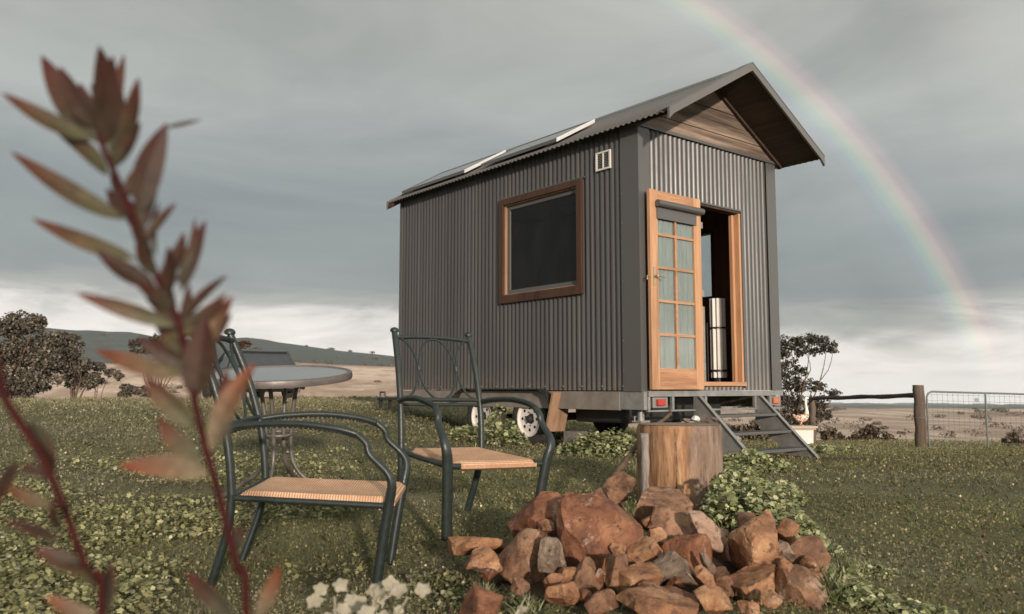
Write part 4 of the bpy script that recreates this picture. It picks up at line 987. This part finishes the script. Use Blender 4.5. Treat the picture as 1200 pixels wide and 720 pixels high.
import bmesh
def rock(name, px, py, w_, h_, d, kind, label, cat='rock', seed=0, planes=9, thick=1.15, flat=None, roll=None, group='rocks of the pile', lo=.46, mat=None):
    d = d * .92; mpp = d / 984.6; lr = np.random.default_rng(seed + 11)
    bm = bmesh.new(); bmesh.ops.create_icosphere(bm, subdivisions=4, radius=1)
    V = np.array([v.co[:] for v in bm.verts]); V *= np.array([1, 1, 1])
    V = np.sign(V) * np.abs(V) ** .75
    for k in range(planes + 4):
        nrm = lr.normal(size=3); nrm /= np.linalg.norm(nrm); dd = lr.uniform(lo, .82)
        s_ = V @ nrm; V = V - np.outer(np.maximum(s_ - dd, 0), nrm)
    if flat: V[:, 1] *= 1
    ang = lr.uniform(0, 6.28); ca, sa = math.cos(ang), math.sin(ang); V = V @ np.array([[ca, -sa, 0], [sa, ca, 0], [0, 0, 1]])
    mn, mx = V.min(0), V.max(0); V = (V - (mn + mx) / 2) / (mx - mn) * 2
    base_h, base_w = h_, w_
    if roll:   # elongated along a rolled axis in the facing plane: w_,h_ then are length and thickness
        pass
    hw, hh = base_w * mpp / 2, base_h * mpp / 2; ht = thick * (hw + hh) / 2
    V = V * np.array([hw, ht, hh])
    if roll:
        a_ = R(roll); ca, sa = math.cos(a_), math.sin(a_); V = V @ np.array([[ca, 0, sa], [0, 1, 0], [-sa, 0, ca]])
    for v, p in zip(bm.verts, V): v.co = p
    bm.normal_update(); off = Vector((seed * 3.1, seed * 1.7, 0)); s0 = min(hw, hh)
    disp = [v.normal * s0 * (.085 * mnoise.fractal(v.co * (1.8 / s0) + off, .9, 2.1, 6)) for v in bm.verts]
    for v, q_ in zip(bm.verts, disp): v.co += q_
    me = bpy.data.meshes.new(name); bm.to_mesh(me); bm.free(); me.materials.append(mat or ROCK[kind])
    me.shade_smooth(); me.set_sharp_from_angle(angle=R(18))
    o = bpy.data.objects.new(name, me); COL.objects.link(o); c = at(px, py, d); o.location = (c.x, c.y + ht * .5, c.z)
    return tag(o, label, cat, group)
def bb(x0, x1, y0, y1): return (x0 + x1) / 2, (y0 + y1) / 2, (x1 - x0) * 1.12, (y1 - y0) * 1.12
RK = [
 (600, 669, 583, 640, 3.75, 'red', 'rounded dark red block on top at the left of the rock pile', dict(planes=7)),
 (661, 677, 579, 603, 3.85, 'red', 'small dark red knob between the two largest top rocks', dict(planes=6)),
 (660, 748, 588, 664, 3.5, 'red', 'biggest rock of the pile, reddish with pale scratches, top centre', dict(planes=10, seedx=5)),
 (526, 588, 630, 654, 3.7, 'orange', 'flat orange rock at the far left end of the pile', dict(planes=8)),
 (545, 586, 646, 673, 3.5, 'orange', 'rounded orange-brown rock below the flat left end rock', dict(planes=8)),
 (582, 642, 626, 682, 3.5, 'brown', 'wide brown sloping rock under the rounded dark red block', dict(planes=9)),
 (632, 662, 635, 670, 3.35, 'grey', 'small pale grey upright rock left of the biggest rock', dict(planes=9)),
 (540, 586, 694, 724, 3.0, 'red', 'lone half-buried red rock in the grass at the bottom left', dict(planes=6)),
 (641, 682, 686, 711, 3.05, 'orange', 'flat-faced square orange rock at the bottom, left of centre', dict(planes=9, lo=.45)),
 (654, 683, 668, 693, 3.25, 'orange', 'small brown-orange rock just above the square orange rock', dict(planes=9)),
 (668, 708, 660, 702, 3.2, 'brown', 'brown upright rock directly below the biggest rock', dict(planes=10)),
 (687, 724, 696, 724, 2.98, 'brown', 'low brown rock at the bottom edge below the biggest rock', dict(planes=8)),
 (702, 718, 657, 700, 3.25, 'red', 'narrow dark red rock standing in the shade, centre of pile', dict(planes=8)),
 (713, 745, 556, 590, 4.1, 'brown', 'flat round brown rock standing on edge above the biggest rock', dict(planes=6, thick=.3)),
 (690, 728, 574, 596, 4.15, 'brown', 'low dark rock behind the flat round rock', dict(planes=8)),
 (746, 812, 577, 630, 3.9, 'brown', 'wide brown boulder leaning against the foot of the stump', dict(planes=8)),
 (734, 777, 635, 676, 3.4, 'orange', 'wedge-shaped orange rock right of the biggest rock', dict(planes=6, lo=.42)),
 (761, 782, 622, 656, 3.55, 'orange', 'small upright orange rock below the wide brown boulder', dict(planes=8)),
 (723, 775, 667, 700, 3.15, 'orange', 'rough orange rock low in the centre of the pile', dict(planes=9)),
 (752, 786, 685, 703, 3.05, 'red', 'small red wedge below the rough orange rock', dict(planes=8)),
 (771, 824, 654, 700, 3.2, 'grey', 'smooth dark grey block in the centre of the pile', dict(planes=9)),
 (779, 834, 628, 674, 3.45, 'red', 'reddish slab lying above the dark grey block', dict(planes=10)),
 (817, 860, 690, 724, 2.95, 'orange', 'pale orange broken rock at the bottom right of centre', dict(planes=7, lo=.4)),
 (734, 817, 700, 734, 2.9, 'orange', 'long pale orange rock at the bottom edge of the photo', dict(planes=8)),
 (776, 820, 692, 718, 3.05, 'brown', 'brown rock between the long bottom rock and grey block', dict(planes=8)),
 (816, 838, 667, 692, 3.15, 'orange', 'small orange rock right beside the dark grey block', dict(planes=8)),
 (832, 860, 670, 700, 3.25, 'brown', 'rounded brown rock right of the thin leaning sliver', dict(planes=8)),
 (711, 737, 654, 692, 3.2, 'brown', 'plain brown block between narrow red rock and wedge', dict(planes=8)),
 (731, 753, 622, 644, 3.7, 'brown', 'small shaded rock in the gap beside the biggest rock', dict(planes=8)),
 (864, 918, 608, 684, 3.38, 'orange', 'tall upright orange rock at the right of the pile', dict(planes=9, lo=.5)),
 (859, 918, 672, 722, 3.2, 'orange', 'large orange-brown rock under the tall upright rock', dict(planes=9)),
 (912, 936, 610, 640, 3.55, 'orange', 'small orange rock peeking out behind the tall upright rock', dict(planes=8)),
 (926, 972, 634, 690, 3.4, 'brown', 'smooth flat brown slab at the right end of the pile', dict(planes=5, thick=.4)),
 (914, 930, 636, 659, 3.35, 'grey', 'small pale rock wedged beside the smooth brown slab', dict(planes=8)),
 (915, 933, 658, 679, 3.25, 'orange', 'round little orange stone at right, under the pale rock', dict(planes=6)),
 (914, 966, 671, 716, 3.2, 'brown', 'brown rock at the bottom right end under the slab', dict(planes=8)),
 (868, 892, 604, 626, 3.65, 'brown', 'small brown rock between mallow bush and upright rock', dict(planes=8)),
 (838, 870, 640, 700, 3.6, 'red', 'dark red rock deep in the shaded gap left of upright rock', dict(planes=8)),
 (690, 740, 640, 676, 3.6, 'brown', 'shaded brown rock tucked under the biggest rock', dict(planes=8)),
]
for i, (x0, x1, y0, y1, d, k, lb, kw) in enumerate(RK):
    px, py, w_, h_ = bb(x0, x1, y0, y1); sx_ = kw.pop('seedx', 0)
    rock('rock', px, py, w_, h_, d, k, lb, seed=i + sx_, **kw)
rock('rock', 795, 622, 72, 42, 3.66, 'brown', 'dark split log-shaped rock with pale rounded end, right of centre', seed=71, roll=-22, planes=8)
ro_ = rock('rock', 829, 623, 58, 25, 3.52, 'orange', 'pale smooth oval rock face pointing down to the right', seed=73, roll=-47, planes=3, thick=.55, lo=.8, mat=M['rockface'])
rock('rock', 834, 667, 44, 11, 3.3, 'grey', 'thin pale sliver of rock leaning beside the dark gap', seed=75, roll=-56, planes=6, thick=.5)
CH = [(650, 682, 20, 'tiny broken stone under the pale grey upright rock'), (684, 700, 16, 'tiny stone at the base below the brown upright rock'), (712, 706, 18, 'tiny stone between the two low bottom-edge rocks'), (728, 648, 20, 'small stone filling the gap right under the biggest rock'),
      (762, 612, 16, 'small stone perched on the wide brown boulder'), (792, 684, 18, 'small chip in front of the dark grey block'), (848, 684, 18, 'small chip beside the pale broken rock'), (905, 704, 18, 'small chip at the foot of the large orange-brown rock'),
      (640, 618, 15, 'small chip behind the rounded dark red block'), (573, 676, 17, 'small chip in the grass under the orange-brown rock'), (610, 688, 18, 'flat chip at the front of the wide sloping rock'), (948, 660, 15, 'small chip against the smooth brown slab'),
      (770, 712, 15, 'small chip on top of the long bottom-edge rock'), (706, 676, 17, 'dark chip wedged left of the rough orange rock'), (846, 628, 15, 'small chip behind the pale oval face'), (880, 716, 18, 'flat broken stone at the bottom edge below the upright rock')]
for i, (px, py, s_, lb) in enumerate(CH):
    rock('rock', px, py, s_ * 1.3, s_, np.interp(py, [600, 720], [3.75, 2.92]), ['orange', 'red', 'brown', 'orange'][i % 4], lb, seed=120 + i, planes=7, lo=.4)
for i, (px, py, s_) in enumerate([(805, 493, 9), (816, 491, 11), (828, 493, 12), (838, 492, 9)]):
    rock('stone', px, py, s_, s_ * .62, 5.55 / .92, 'grey', ['small brown-grey stone on the stump top, leftmost of four', 'white-flecked stone second from left on the stump', 'largest stone on the stump top', 'small stone at the right rim of the stump top'][i], 'stone', seed=90 + i, planes=5, group='stones on the stump', mat=M['white'] if i == 1 else None)

# ------------------------------------------------------------------ planter box with bird ornament
c = at(937, 512, 11.5); g0 = G(c.x, c.y); zt_ = at(937, 499, 11.5).z
pb = empty('planter_box', (c.x, c.y, g0)); tag(pb, 'white weathered box with a tan moulded lid beside the steps', 'box'); hb_ = zt_ - g0
m = MB(); vs = [(-.15, -.13), (.15, -.13), (.15, .13), (-.15, .13)]
m.add([(a_ * .92, b_ * .92, -.03) for a_, b_ in vs] + [(a_, b_, hb_ - .05) for a_, b_ in vs], [(0, 1, 2, 3), (7, 6, 5, 4), (0, 4, 5, 1), (1, 5, 6, 2), (2, 6, 7, 3), (3, 7, 4, 0)]); m.build('box', M['white'], pb, bevel=.006)
m = MB(); m.box(-.175, .175, -.155, .155, hb_ - .049, hb_ - .028); m.box(-.195, .195, -.175, .175, hb_ - .0275, hb_); m.build('lid', mottled('tan_lid', (.40, .32, .25), (.52, .43, .35), 8, .6), pb, bevel=.005)
t = NT('painted_bird'); vo = t.n('ShaderNodeTexVoronoi', feature='DISTANCE_TO_EDGE'); vo.inputs['Scale'].default_value = 26; t.l(t.coord('Object'), vo.inputs[0]); sx = t.n('ShaderNodeSeparateXYZ'); t.l(t.coord('Object'), sx.inputs[0])
pat = t.ramp(vo.outputs[0], [(.06, (.75, .70, .62)), (.12, (.45, .17, .07))]); c_ = t.mix(pat, (.78, .74, .68), t.ramp(sx.outputs[2], [(.155, 0), (.175, 1)])); t.set(c_, .4)
m = MB(); bpx = 11.5 / 984.6
path = [(-.105, 0, .155), (-.075, 0, .125), (-.04, 0, .105), (.0, 0, .098), (.045, 0, .105), (.078, 0, .135), (.088, 0, .185), (.084, 0, .24), (.078, 0, .30), (.076, 0, .345), (.084, 0, .372), (.105, 0, .374), (.125, 0, .368)]
m.tube(smoothpath(path, 3), list(np.interp(np.linspace(0, 12, 37), range(13), [.006, .022, .045, .056, .054, .040, .026, .019, .015, .014, .019, .012, .003])), 14)
for s_ in (-1, 1): m.tube([(.0, s_ * .02, .075), (.005, s_ * .022, .03), (.0, s_ * .022, .006), (.03, s_ * .022, .004)], [.014, .009, .008, .008], 8)
bd = m.build('bird_ornament', t.m, None, smooth=True, loc=(c.x + .02, c.y, zt_)); tag(bd, 'orange and white patterned long-necked bird ornament standing on the white box', 'ornament')

# ------------------------------------------------------------------ fence and gate
f1, f2 = at(950, 467, 19), at(1070, 463.5, 15)
p2 = at(1076.5, 455, 15); p1 = at(951, 455, 19); g2, g1 = G(p2.x, p2.y), G(p1.x, p1.y)
fn = empty('timber_fence', (p2.x, p2.y, g2)); tag(fn, 'rustic timber fence of two round posts and one top rail', 'fence')
def rpost(p, g, z1, r):
    m = MB(); n_ = 14; m.tube([(p.x - p2.x + .01 * math.sin(i * 1.3), p.y - p2.y, g - .2 - g2 + (z1 - g + .2) * i / n_) for i in range(n_ + 1)], [r * (1.04 - .06 * i / n_ + .02 * math.sin(i * 2.1)) for i in range(n_ + 1)], 18); return m.build('post', M['post'], fn, smooth=True)
rpost(p2, g2, at(1076, 451.5, 15).z, .095); rpost(p1, g1, at(950, 465.5, 19).z, .065)
m = MB(); n_ = 16; q1 = Vector((p1.x, p1.y - .09, at(950, 467, 19).z)); q2 = Vector((p2.x, p2.y, at(1070, 463.5, 15).z))
ax = (q1 - q2)
rl = empty('rail_pivot'); bpy.data.objects.remove(rl)
m.tube([q2 + ax * (i / n_) - Vector((p2.x, p2.y, g2)) + Vector((0, -.05, .006 * math.sin(i))) for i in range(n_ + 1)], [.042 + .004 * math.sin(i * 1.7) for i in range(n_ + 1)], 12); m.build('rail', M['rail'], fn, smooth=True)
m = MB()
for z_, r_ in ((.55, .099), (.80, .098)): m.tube([(r_ * math.cos(k * math.pi / 10), r_ * math.sin(k * math.pi / 10), z_) for k in range(20)], .005, 5, closed=True); m.tube([(.09, 0, z_), (.16, 0, z_)], .008, 5)
m.build('hinge_wire', M['gate'], fn)
h0 = at(1085.5, 455, 15); h1 = at(1290, 455, 15.4); zt0, zt1 = at(1085, 459, 15).z, at(1200, 461.5, 15.2).z
gt = empty('mesh_gate', (h0.x, h0.y, G(h0.x, h0.y))); tag(gt, 'galvanised tube gate with wire mesh right of the thick fence post', 'gate')
Lg = (h1 - h0).length; dg = Vector((h1.x - h0.x, h1.y - h0.y, 0)).normalized(); gzb = G(h0.x, h0.y); H_ = zt0 - gzb; slope = -.045 / 1.75
def gp_(u_, z_): return dg * u_ + Vector((0, 0, z_ + slope * u_))
m = MB(); rr_ = .10
fr_ = [gp_(0, .05), gp_(0, H_ - rr_), gp_(rr_ * .3, H_ - rr_ * .3), gp_(rr_, H_), gp_(Lg - rr_, H_), gp_(Lg - rr_ * .3, H_ - rr_ * .3), gp_(Lg, H_ - rr_), gp_(Lg, .05), gp_(Lg - .02, .02), gp_(.02, .02)]
m.tube(fr_, .017, 8, closed=True); m.build('gate_frame', M['gate'], gt, smooth=True)
for u_ in (1.13, 2.35): m = MB(); m.tube([gp_(u_, .03), gp_(u_, H_)], .016, 8); m.build('upright', M['gate'], gt, smooth=True)
m = MB()
for u_ in np.arange(.1, Lg, .10): m.tube([gp_(u_, .03), gp_(u_, H_)], .0022, 4, caps=False)
for z_ in np.arange(.12, H_ - .03, .105): m.tube([gp_(0, z_), gp_(Lg, z_)], .0022, 4, caps=False)
m.build('wire_mesh', M['gate'], gt)
m = MB(); c_ = gp_(.95, H_ - .13) + Vector((0, -.02, 0)); m.cyl(c_, c_ + Vector((0, .008, 0)), .04, 14); m.build('tag', M['gate'], gt)

# ------------------------------------------------------------------ foreground twig and silver leaves
def twig(label, spx, d, leaves, rad_px, seed):
    lr = np.random.default_rng(seed); spts = [at(x_, y_, d) for x_, y_ in spx]
    last = spts[-1]; foot = Vector((last.x + .03, last.y + .02, G(last.x, last.y) - .02)); 
    path = smoothpath(spts + [last.lerp(foot, .5) + Vector((-.01, 0, 0)), foot], 6); root = empty('shrub_twig', foot); tag(root, label, 'plant', 'red-stemmed twigs close to the camera')
    mpp = d / 984.6; n_ = len(path); m = MB(); m.tube([p - foot for p in path], [mpp * np.interp(i / n_, [0, .5, 1], rad_px) for i in range(n_)], 10)
    m.build('stem', M['twig'], root, smooth=True)
    Vs = []; Cs = []
    for (bx, by, tx, ty, w_, tone) in leaves:
        dd = d + lr.uniform(-.035, .035); b = at(bx, by, d); t_ = at(tx, ty, dd); ax = t_ - b; Ln = ax.length; ax.normalize()
        view = b - Vector((0, 0, CAM_Z)); view.normalize(); side = ax.cross(view).normalized(); nrm = side.cross(ax).normalized()
        tw = lr.uniform(-.7, .7); side2 = side * math.cos(tw) + nrm * math.sin(tw); nrm2 = side2.cross(ax)
        wd = w_ * (1.1 if tone in (1, 3) else .92) * mpp * .5 / math.cos(tw); bow = lr.uniform(-.07, .07) * Ln; cup = lr.uniform(.04, .10) * Ln; NL = 14; grid = []
        for i in range(NL + 1):
            s_ = i / NL; c_ = b + ax * (Ln * s_) + side * (bow * math.sin(math.pi * s_)) + nrm * (cup * s_ * s_)
            hw = wd * (math.sin(math.pi * min(1, s_ ** .85 * .98 + .02)) ** .8) * (1.0 if s_ > .12 else .45 + 4.5 * s_)
            fold = .28
            grid.append([c_ - side2 * hw + nrm2 * hw * fold, c_, c_ + side2 * hw + nrm2 * hw * fold])
        base = np.array([(.125, .115, .065), (.08, .07, .045), (.22, .17, .11), (.07, .045, .033)][tone]); tip = np.array([(.13, .038, .026), (.10, .026, .019), (.21, .055, .026), (.075, .026, .02)][tone])
        for i in range(NL):
            s_ = (i + .5) / NL
            for k in (0, 1):
                Vs += [grid[i][k] - foot, grid[i][k + 1] - foot, grid[i + 1][k + 1] - foot, grid[i + 1][k] - foot]
                for ss in (i, i, i + 1, i + 1):
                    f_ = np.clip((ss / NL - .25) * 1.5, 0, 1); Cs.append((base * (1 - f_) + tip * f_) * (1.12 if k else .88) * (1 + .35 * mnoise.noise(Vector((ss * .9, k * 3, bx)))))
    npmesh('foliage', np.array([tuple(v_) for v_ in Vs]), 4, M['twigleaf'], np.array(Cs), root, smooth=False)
M['twig'] = mottled('crimson_stem', (.024, .004, .004), (.050, .008, .007), 40, .65, bump=.1, spec=.12)
M['twigleaf'] = leafmat('twig_leaves', .55, .3)
L1 = [(114, 150, 70, 78, 22, 3), (118, 152, 132, 66, 22, 3), (116, 158, 92, 92, 18, 1), (116, 168, 44, 58, 30, 1), (106, 164, -2, 107, 22, 0), (122, 172, 116, 54, 30, 3), (124, 160, 147, 56, 14, 1), (136, 182, 162, 92, 18, 1), (128, 206, 60, 150, 22, 0),
      (145, 258, 8, 175, 25, 0), (150, 256, 121, 215, 14, 3), (163, 250, 196, 143, 30, 3), (193, 150, 238, 140, 5, 1), (168, 268, 190, 198, 16, 3), (160, 304, 32, 254, 22, 0), (184, 338, 112, 294, 20, 3), (183, 300, 187, 233, 8, 1),
      (212, 342, 243, 252, 17, 3), (206, 332, 229, 252, 10, 1), (197, 348, 197, 292, 14, 3), (207, 382, 87, 343, 22, 0), (202, 378, 168, 334, 14, 3), (234, 420, 274, 346, 24, 2), (216, 442, 106, 408, 24, 2),
      (226, 500, 168, 440, 28, 0), (236, 548, 184, 488, 26, 0), (246, 556, 139, 546, 28, 2), (246, 528, 299, 426, 28, 2), (228, 470, 241, 372, 34, 3), (262, 520, 264, 430, 18, 1), (272, 650, 284, 612, 13, 1), (272, 724, 217, 668, 20, 1), (300, 728, 326, 666, 20, 2), (222, 440, 178, 396, 26, 0), (210, 400, 222, 330, 14, 3)]
for k_ in range(26):   # extra narrow leaves crowding the upper stem
    f_ = rng.random() ** .8; bx_ = float(np.interp(f_, [0, .25, .5, .75, 1], [114, 133, 165, 203, 229])); by_ = float(np.interp(f_, [0, .25, .5, .75, 1], [140, 195, 285, 362, 475]))
    an_ = R(rng.choice([rng.uniform(100, 150), rng.uniform(35, 80)])); ln_ = rng.uniform(38, 88); L1.append((bx_, by_, bx_ + ln_ * math.cos(an_), by_ - ln_ * math.sin(an_), rng.uniform(9, 17), int(rng.choice([0, 1, 3, 3]))))
twig('red-stemmed leafy twig close to the camera, rising tall across the left side', [(110, 100), (119, 165), (130, 193), (150, 240), (165, 285), (185, 327), (203, 362), (214, 395), (229, 475), (242, 529), (256, 578), (267, 622), (278, 667), (289, 726)], .60, L1, [3.6, 4.4, 4.6], 3)
L2 = [(36, 492, 63, 566, 20, 1), (62, 592, -4, 566, 17, 2), (72, 633, 8, 610, 13, 3), (72, 626, 66, 590, 10, 3), (96, 671, 40, 644, 19, 1), (116, 724, 54, 698, 19, 2), (124, 724, 131, 654, 16, 1), (20, 540, -10, 600, 14, 3), (56, 560, 20, 545, 10, 3), (110, 690, 70, 660, 10, 0)]
twig('shorter bare red twig in the bottom left corner close to the camera', [(-14, 380), (-2, 430), (6, 467), (27, 500), (46, 531), (62, 564), (77, 600), (91, 640), (106, 680), (119, 728)], .55, L2, [5, 4.6, 4.6], 9)
def silver(label, pts_, d, size_px):
    c0 = at(pts_[0][0], 700, d); root = empty('silver_leaf_plant', (c0.x, c0.y, G(c0.x, c0.y))); tag(root, label, 'plant'); o = root.location
    st_ = MB(); lf = MB(); lr = np.random.default_rng(int(pts_[0][0]))
    for px, py in pts_:
        dd = d + lr.uniform(-.14, .14); c = at(px, py, dd); foot = Vector((o.x + lr.uniform(-.04, .04), o.y + lr.uniform(-.04, .04), o.z - .01))
        st_.tube([foot - o, (foot * .5 + c * .5) - o + Vector(lr.normal(0, .012, 3)), c - o], .0022, 6)
        for q in range(3):
            r_ = size_px * dd / 984.6 * lr.uniform(.5, .85); yaw = lr.uniform(0, 6.28); n_ = Vector((lr.normal(0, .5), -.75, .7)).normalized(); u_ = n_.cross(Vector((math.cos(yaw), .2, math.sin(yaw)))).normalized(); w_ = n_.cross(u_)
            cc_ = c + Vector(lr.normal(0, r_ * .9, 3)); K = 20; ring = []
            for k in range(K):
                a_ = 2 * math.pi * k / K; rr_ = r_ * (.85 + .15 * math.cos(a_ * 5 + q)); ring.append(cc_ - o + u_ * rr_ * math.cos(a_) + w_ * rr_ * math.sin(a_) + n_ * (.18 * r_ * math.cos(2 * a_)))
            lf.add([cc_ - o - n_ * .1 * r_] + ring, [(0, 1 + k, 1 + (k + 1) % K) for k in range(K)])
    lf.build('foliage', M['silver'], root, smooth=True); st_.build('stem', M['silver'], root)
M['silver'] = mottled('felted_silver_leaf', (.22, .20, .14), (.38, .34, .27), 60, .85, bump=.2, spec=.15)
silver('whitish felted leaf sprig at the bottom edge, left of centre', [(392, 700), (400, 712), (420, 708), (440, 694), (450, 706), (478, 700), (470, 716), (385, 718), (432, 722)], 1.7, 14)
silver('single small whitish leaf sprig at the bottom edge before the rocks', [(604, 717), (612, 722)], 2.3, 8)

# ------------------------------------------------------------------ sky, sun, haze, camera
SAZ, SEL = R(165), R(10.5)
sun_dir = Vector((math.sin(SAZ) * math.cos(SEL), math.cos(SAZ) * math.cos(SEL), math.sin(SEL)))
w = bpy.data.worlds.new('World'); SC.world = w; w.use_nodes = True; nt = w.node_tree
class WT(NT):
    def __init__(s): s.t = nt
T = WT(); bg = nt.nodes['Background']; bg.inputs['Strength'].default_value = .1
tc = T.n('ShaderNodeTexCoord'); dv = tc.outputs['Generated']; sp_ = T.n('ShaderNodeSeparateXYZ'); T.l(dv, sp_.inputs[0])
def mapped(scale, loc=(0, 0, 0)):
    mp = T.n('ShaderNodeMapping'); mp.inputs['Scale'].default_value = scale; mp.inputs['Location'].default_value = loc; T.l(dv, mp.inputs['Vector']); return mp.outputs[0]
na_ = T.noise(mapped((1.6, 1.6, 9)), 1.5, 6, .55, .3); nb_ = T.noise(mapped((2.5, 2.5, 13), (3, 1, 2)), 1.8, 7, .6, .6); nc_ = T.noise(mapped((1.7, 1.7, 6), (7, 3, 1)), 1.5, 7, .58, .5)
side_ = T.ramp(T.math('ADD', sp_.outputs[0], .5), [(.30, 0), (.90, 1)])
zz = T.math('ADD', sp_.outputs[2], T.math('ADD', T.math('MULTIPLY', side_, .030), .004))
zz = T.math('ADD', zz, T.math('MULTIPLY', T.math('SUBTRACT', na_, .5), .10))
zz = T.math('ADD', zz, T.math('MULTIPLY', T.math('SUBTRACT', nb_, .5), .055))
sky_c = T.ramp(zz, [(0, lin((255, 250, 247))), (.055, lin((250, 244, 241))), (.085, lin((228, 223, 220))), (.104, lin((168, 169, 167))), (.130, lin((138, 145, 147))), (.22, lin((144, 151, 153))), (.31, lin((166, 170, 169))), (.42, lin((170, 172, 168))), (.7, lin((158, 161, 158))), (1, lin((165, 165, 160)))])
sky_c = T.mix(sky_c, T.ramp(nc_, [(.32, (.82, .83, .84)), (.5, (.98, .98, .97)), (.68, (1.13, 1.12, 1.10))]), 1.0, 'MULTIPLY')
str_ = T.ramp(nb_, [(.46, 1.03), (.62, .82)]); low = T.ramp(sp_.outputs[2], [(0.0, 0), (.02, .8), (.09, .8), (.12, 0)])
sky_c = T.mix(sky_c, T.mix((1, 1, 1), str_, low), 1.0, 'MULTIPLY')
# brightness added to the sky off right, mostly unseen, to light cabin front
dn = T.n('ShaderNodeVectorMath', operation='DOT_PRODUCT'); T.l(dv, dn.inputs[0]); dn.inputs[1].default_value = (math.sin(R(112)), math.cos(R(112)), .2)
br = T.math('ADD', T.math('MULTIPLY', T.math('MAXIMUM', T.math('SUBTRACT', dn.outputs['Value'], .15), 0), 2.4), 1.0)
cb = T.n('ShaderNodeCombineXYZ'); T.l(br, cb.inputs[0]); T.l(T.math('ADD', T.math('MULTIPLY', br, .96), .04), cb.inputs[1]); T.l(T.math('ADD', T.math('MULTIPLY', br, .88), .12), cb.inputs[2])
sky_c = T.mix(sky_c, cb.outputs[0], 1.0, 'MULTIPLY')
# rainbow: rings of colour round the point opposite the sun
dn = T.n('ShaderNodeVectorMath', operation='DOT_PRODUCT'); T.l(dv, dn.inputs[0]); dn.inputs[1].default_value = (math.sin(R(-11)) * math.cos(R(10.5)), math.cos(R(-11)) * math.cos(R(10.5)), -math.sin(R(10.5)))
ang = T.math('ARCCOSINE', dn.outputs['Value']); deg = T.math('MULTIPLY', ang, 180 / math.pi)
def band(lo, hi, stops):
    f_ = T.math('DIVIDE', T.math('SUBTRACT', deg, lo), hi - lo, True); return T.ramp(f_, stops, 'EASE')
bow = band(38.3, 44.2, [(0, (0, 0, 0)), (.42, (.022, .022, .025)), (.50, (.03, .045, .06)), (.57, (.055, .095, .065)), (.64, (.125, .12, .065)), (.70, (.17, .095, .07)), (.78, (.085, .03, .035)), (.90, (0, 0, 0))])
bow2 = band(49, 56, [(0, (0, 0, 0)), (.25, (.02, .008, .008)), (.45, (.014, .013, .008)), (.7, (.004, .006, .008)), (1, (0, 0, 0))])
fade = T.ramp(sp_.outputs[2], [(.0, .3), (.03, .7), (.06, 1.1), (.3, 1), (.46, .75)])
sky_c = T.mix(sky_c, T.mix(T.mix(bow, fade, 1.0, 'MULTIPLY'), (1.05, 1.08, 1.12), 1.0, 'MULTIPLY'), 1.0, 'ADD'); sky_c = T.mix(sky_c, bow2, 1.0, 'ADD')
vm = T.n('ShaderNodeVectorMath', operation='SCALE'); T.l(sky_c, vm.inputs[0]); vm.inputs['Scale'].default_value = 11.1
ns = T.n('ShaderNodeTexSky', sky_type='NISHITA'); ns.sun_disc = False; ns.sun_elevation = SEL; ns.sun_rotation = SAZ
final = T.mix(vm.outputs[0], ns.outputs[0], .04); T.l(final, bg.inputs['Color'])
sl = bpy.data.lights.new('sun', 'SUN'); sl.energy = 4.8; sl.angle = R(2.0); sl.color = (1.0, .86, .72)
so = bpy.data.objects.new('sun', sl); COL.objects.link(so); so.rotation_euler = sun_dir.to_track_quat('Z', 'Y').to_euler()

m = MB(); m.box(-7400, 7400, -7400, 7400, -160, 210); hz_o = m.build('haze', bpy.data.materials.new('haze_air')); hm = hz_o.data.materials[0]; hm.use_nodes = True; ht_ = hm.node_tree
ht_.nodes.remove(ht_.nodes['Principled BSDF']); pv = ht_.nodes.new('ShaderNodeVolumePrincipled'); pv.inputs['Color'].default_value = (.86, .92, .95, 1); pv.inputs['Density'].default_value = 9e-5
ht_.links.new(pv.outputs[0], ht_.nodes['Material Output'].inputs['Volume']); tag(hz_o, 'pale moist air that greys the distant ranges', None, kind='stuff')

cam = bpy.data.cameras.new('camera'); co = bpy.data.objects.new('camera', cam); COL.objects.link(co); co.location = (0, 0, CAM_Z); co.rotation_euler = (R(90) + PITCH, 0, 0)
cam.sensor_width = 36; cam.lens = 29.4; cam.clip_start = .05; cam.clip_end = 20000
cam.dof.use_dof = True; cam.dof.focus_distance = 6.5; cam.dof.aperture_fstop = 4.2; cam.dof.aperture_blades = 7
SC.camera = co
SC.view_settings.view_transform = 'Standard'; SC.view_settings.look = 'None'; SC.view_settings.exposure = 0; SC.view_settings.gamma = 1
SC.render.engine = 'CYCLES'; cy = SC.cycles; cy.use_denoising = True; cy.max_bounces = 6; cy.diffuse_bounces = 3; cy.glossy_bounces = 3; cy.transparent_max_bounces = 12; cy.transmission_bounces = 4; cy.volume_bounces = 0
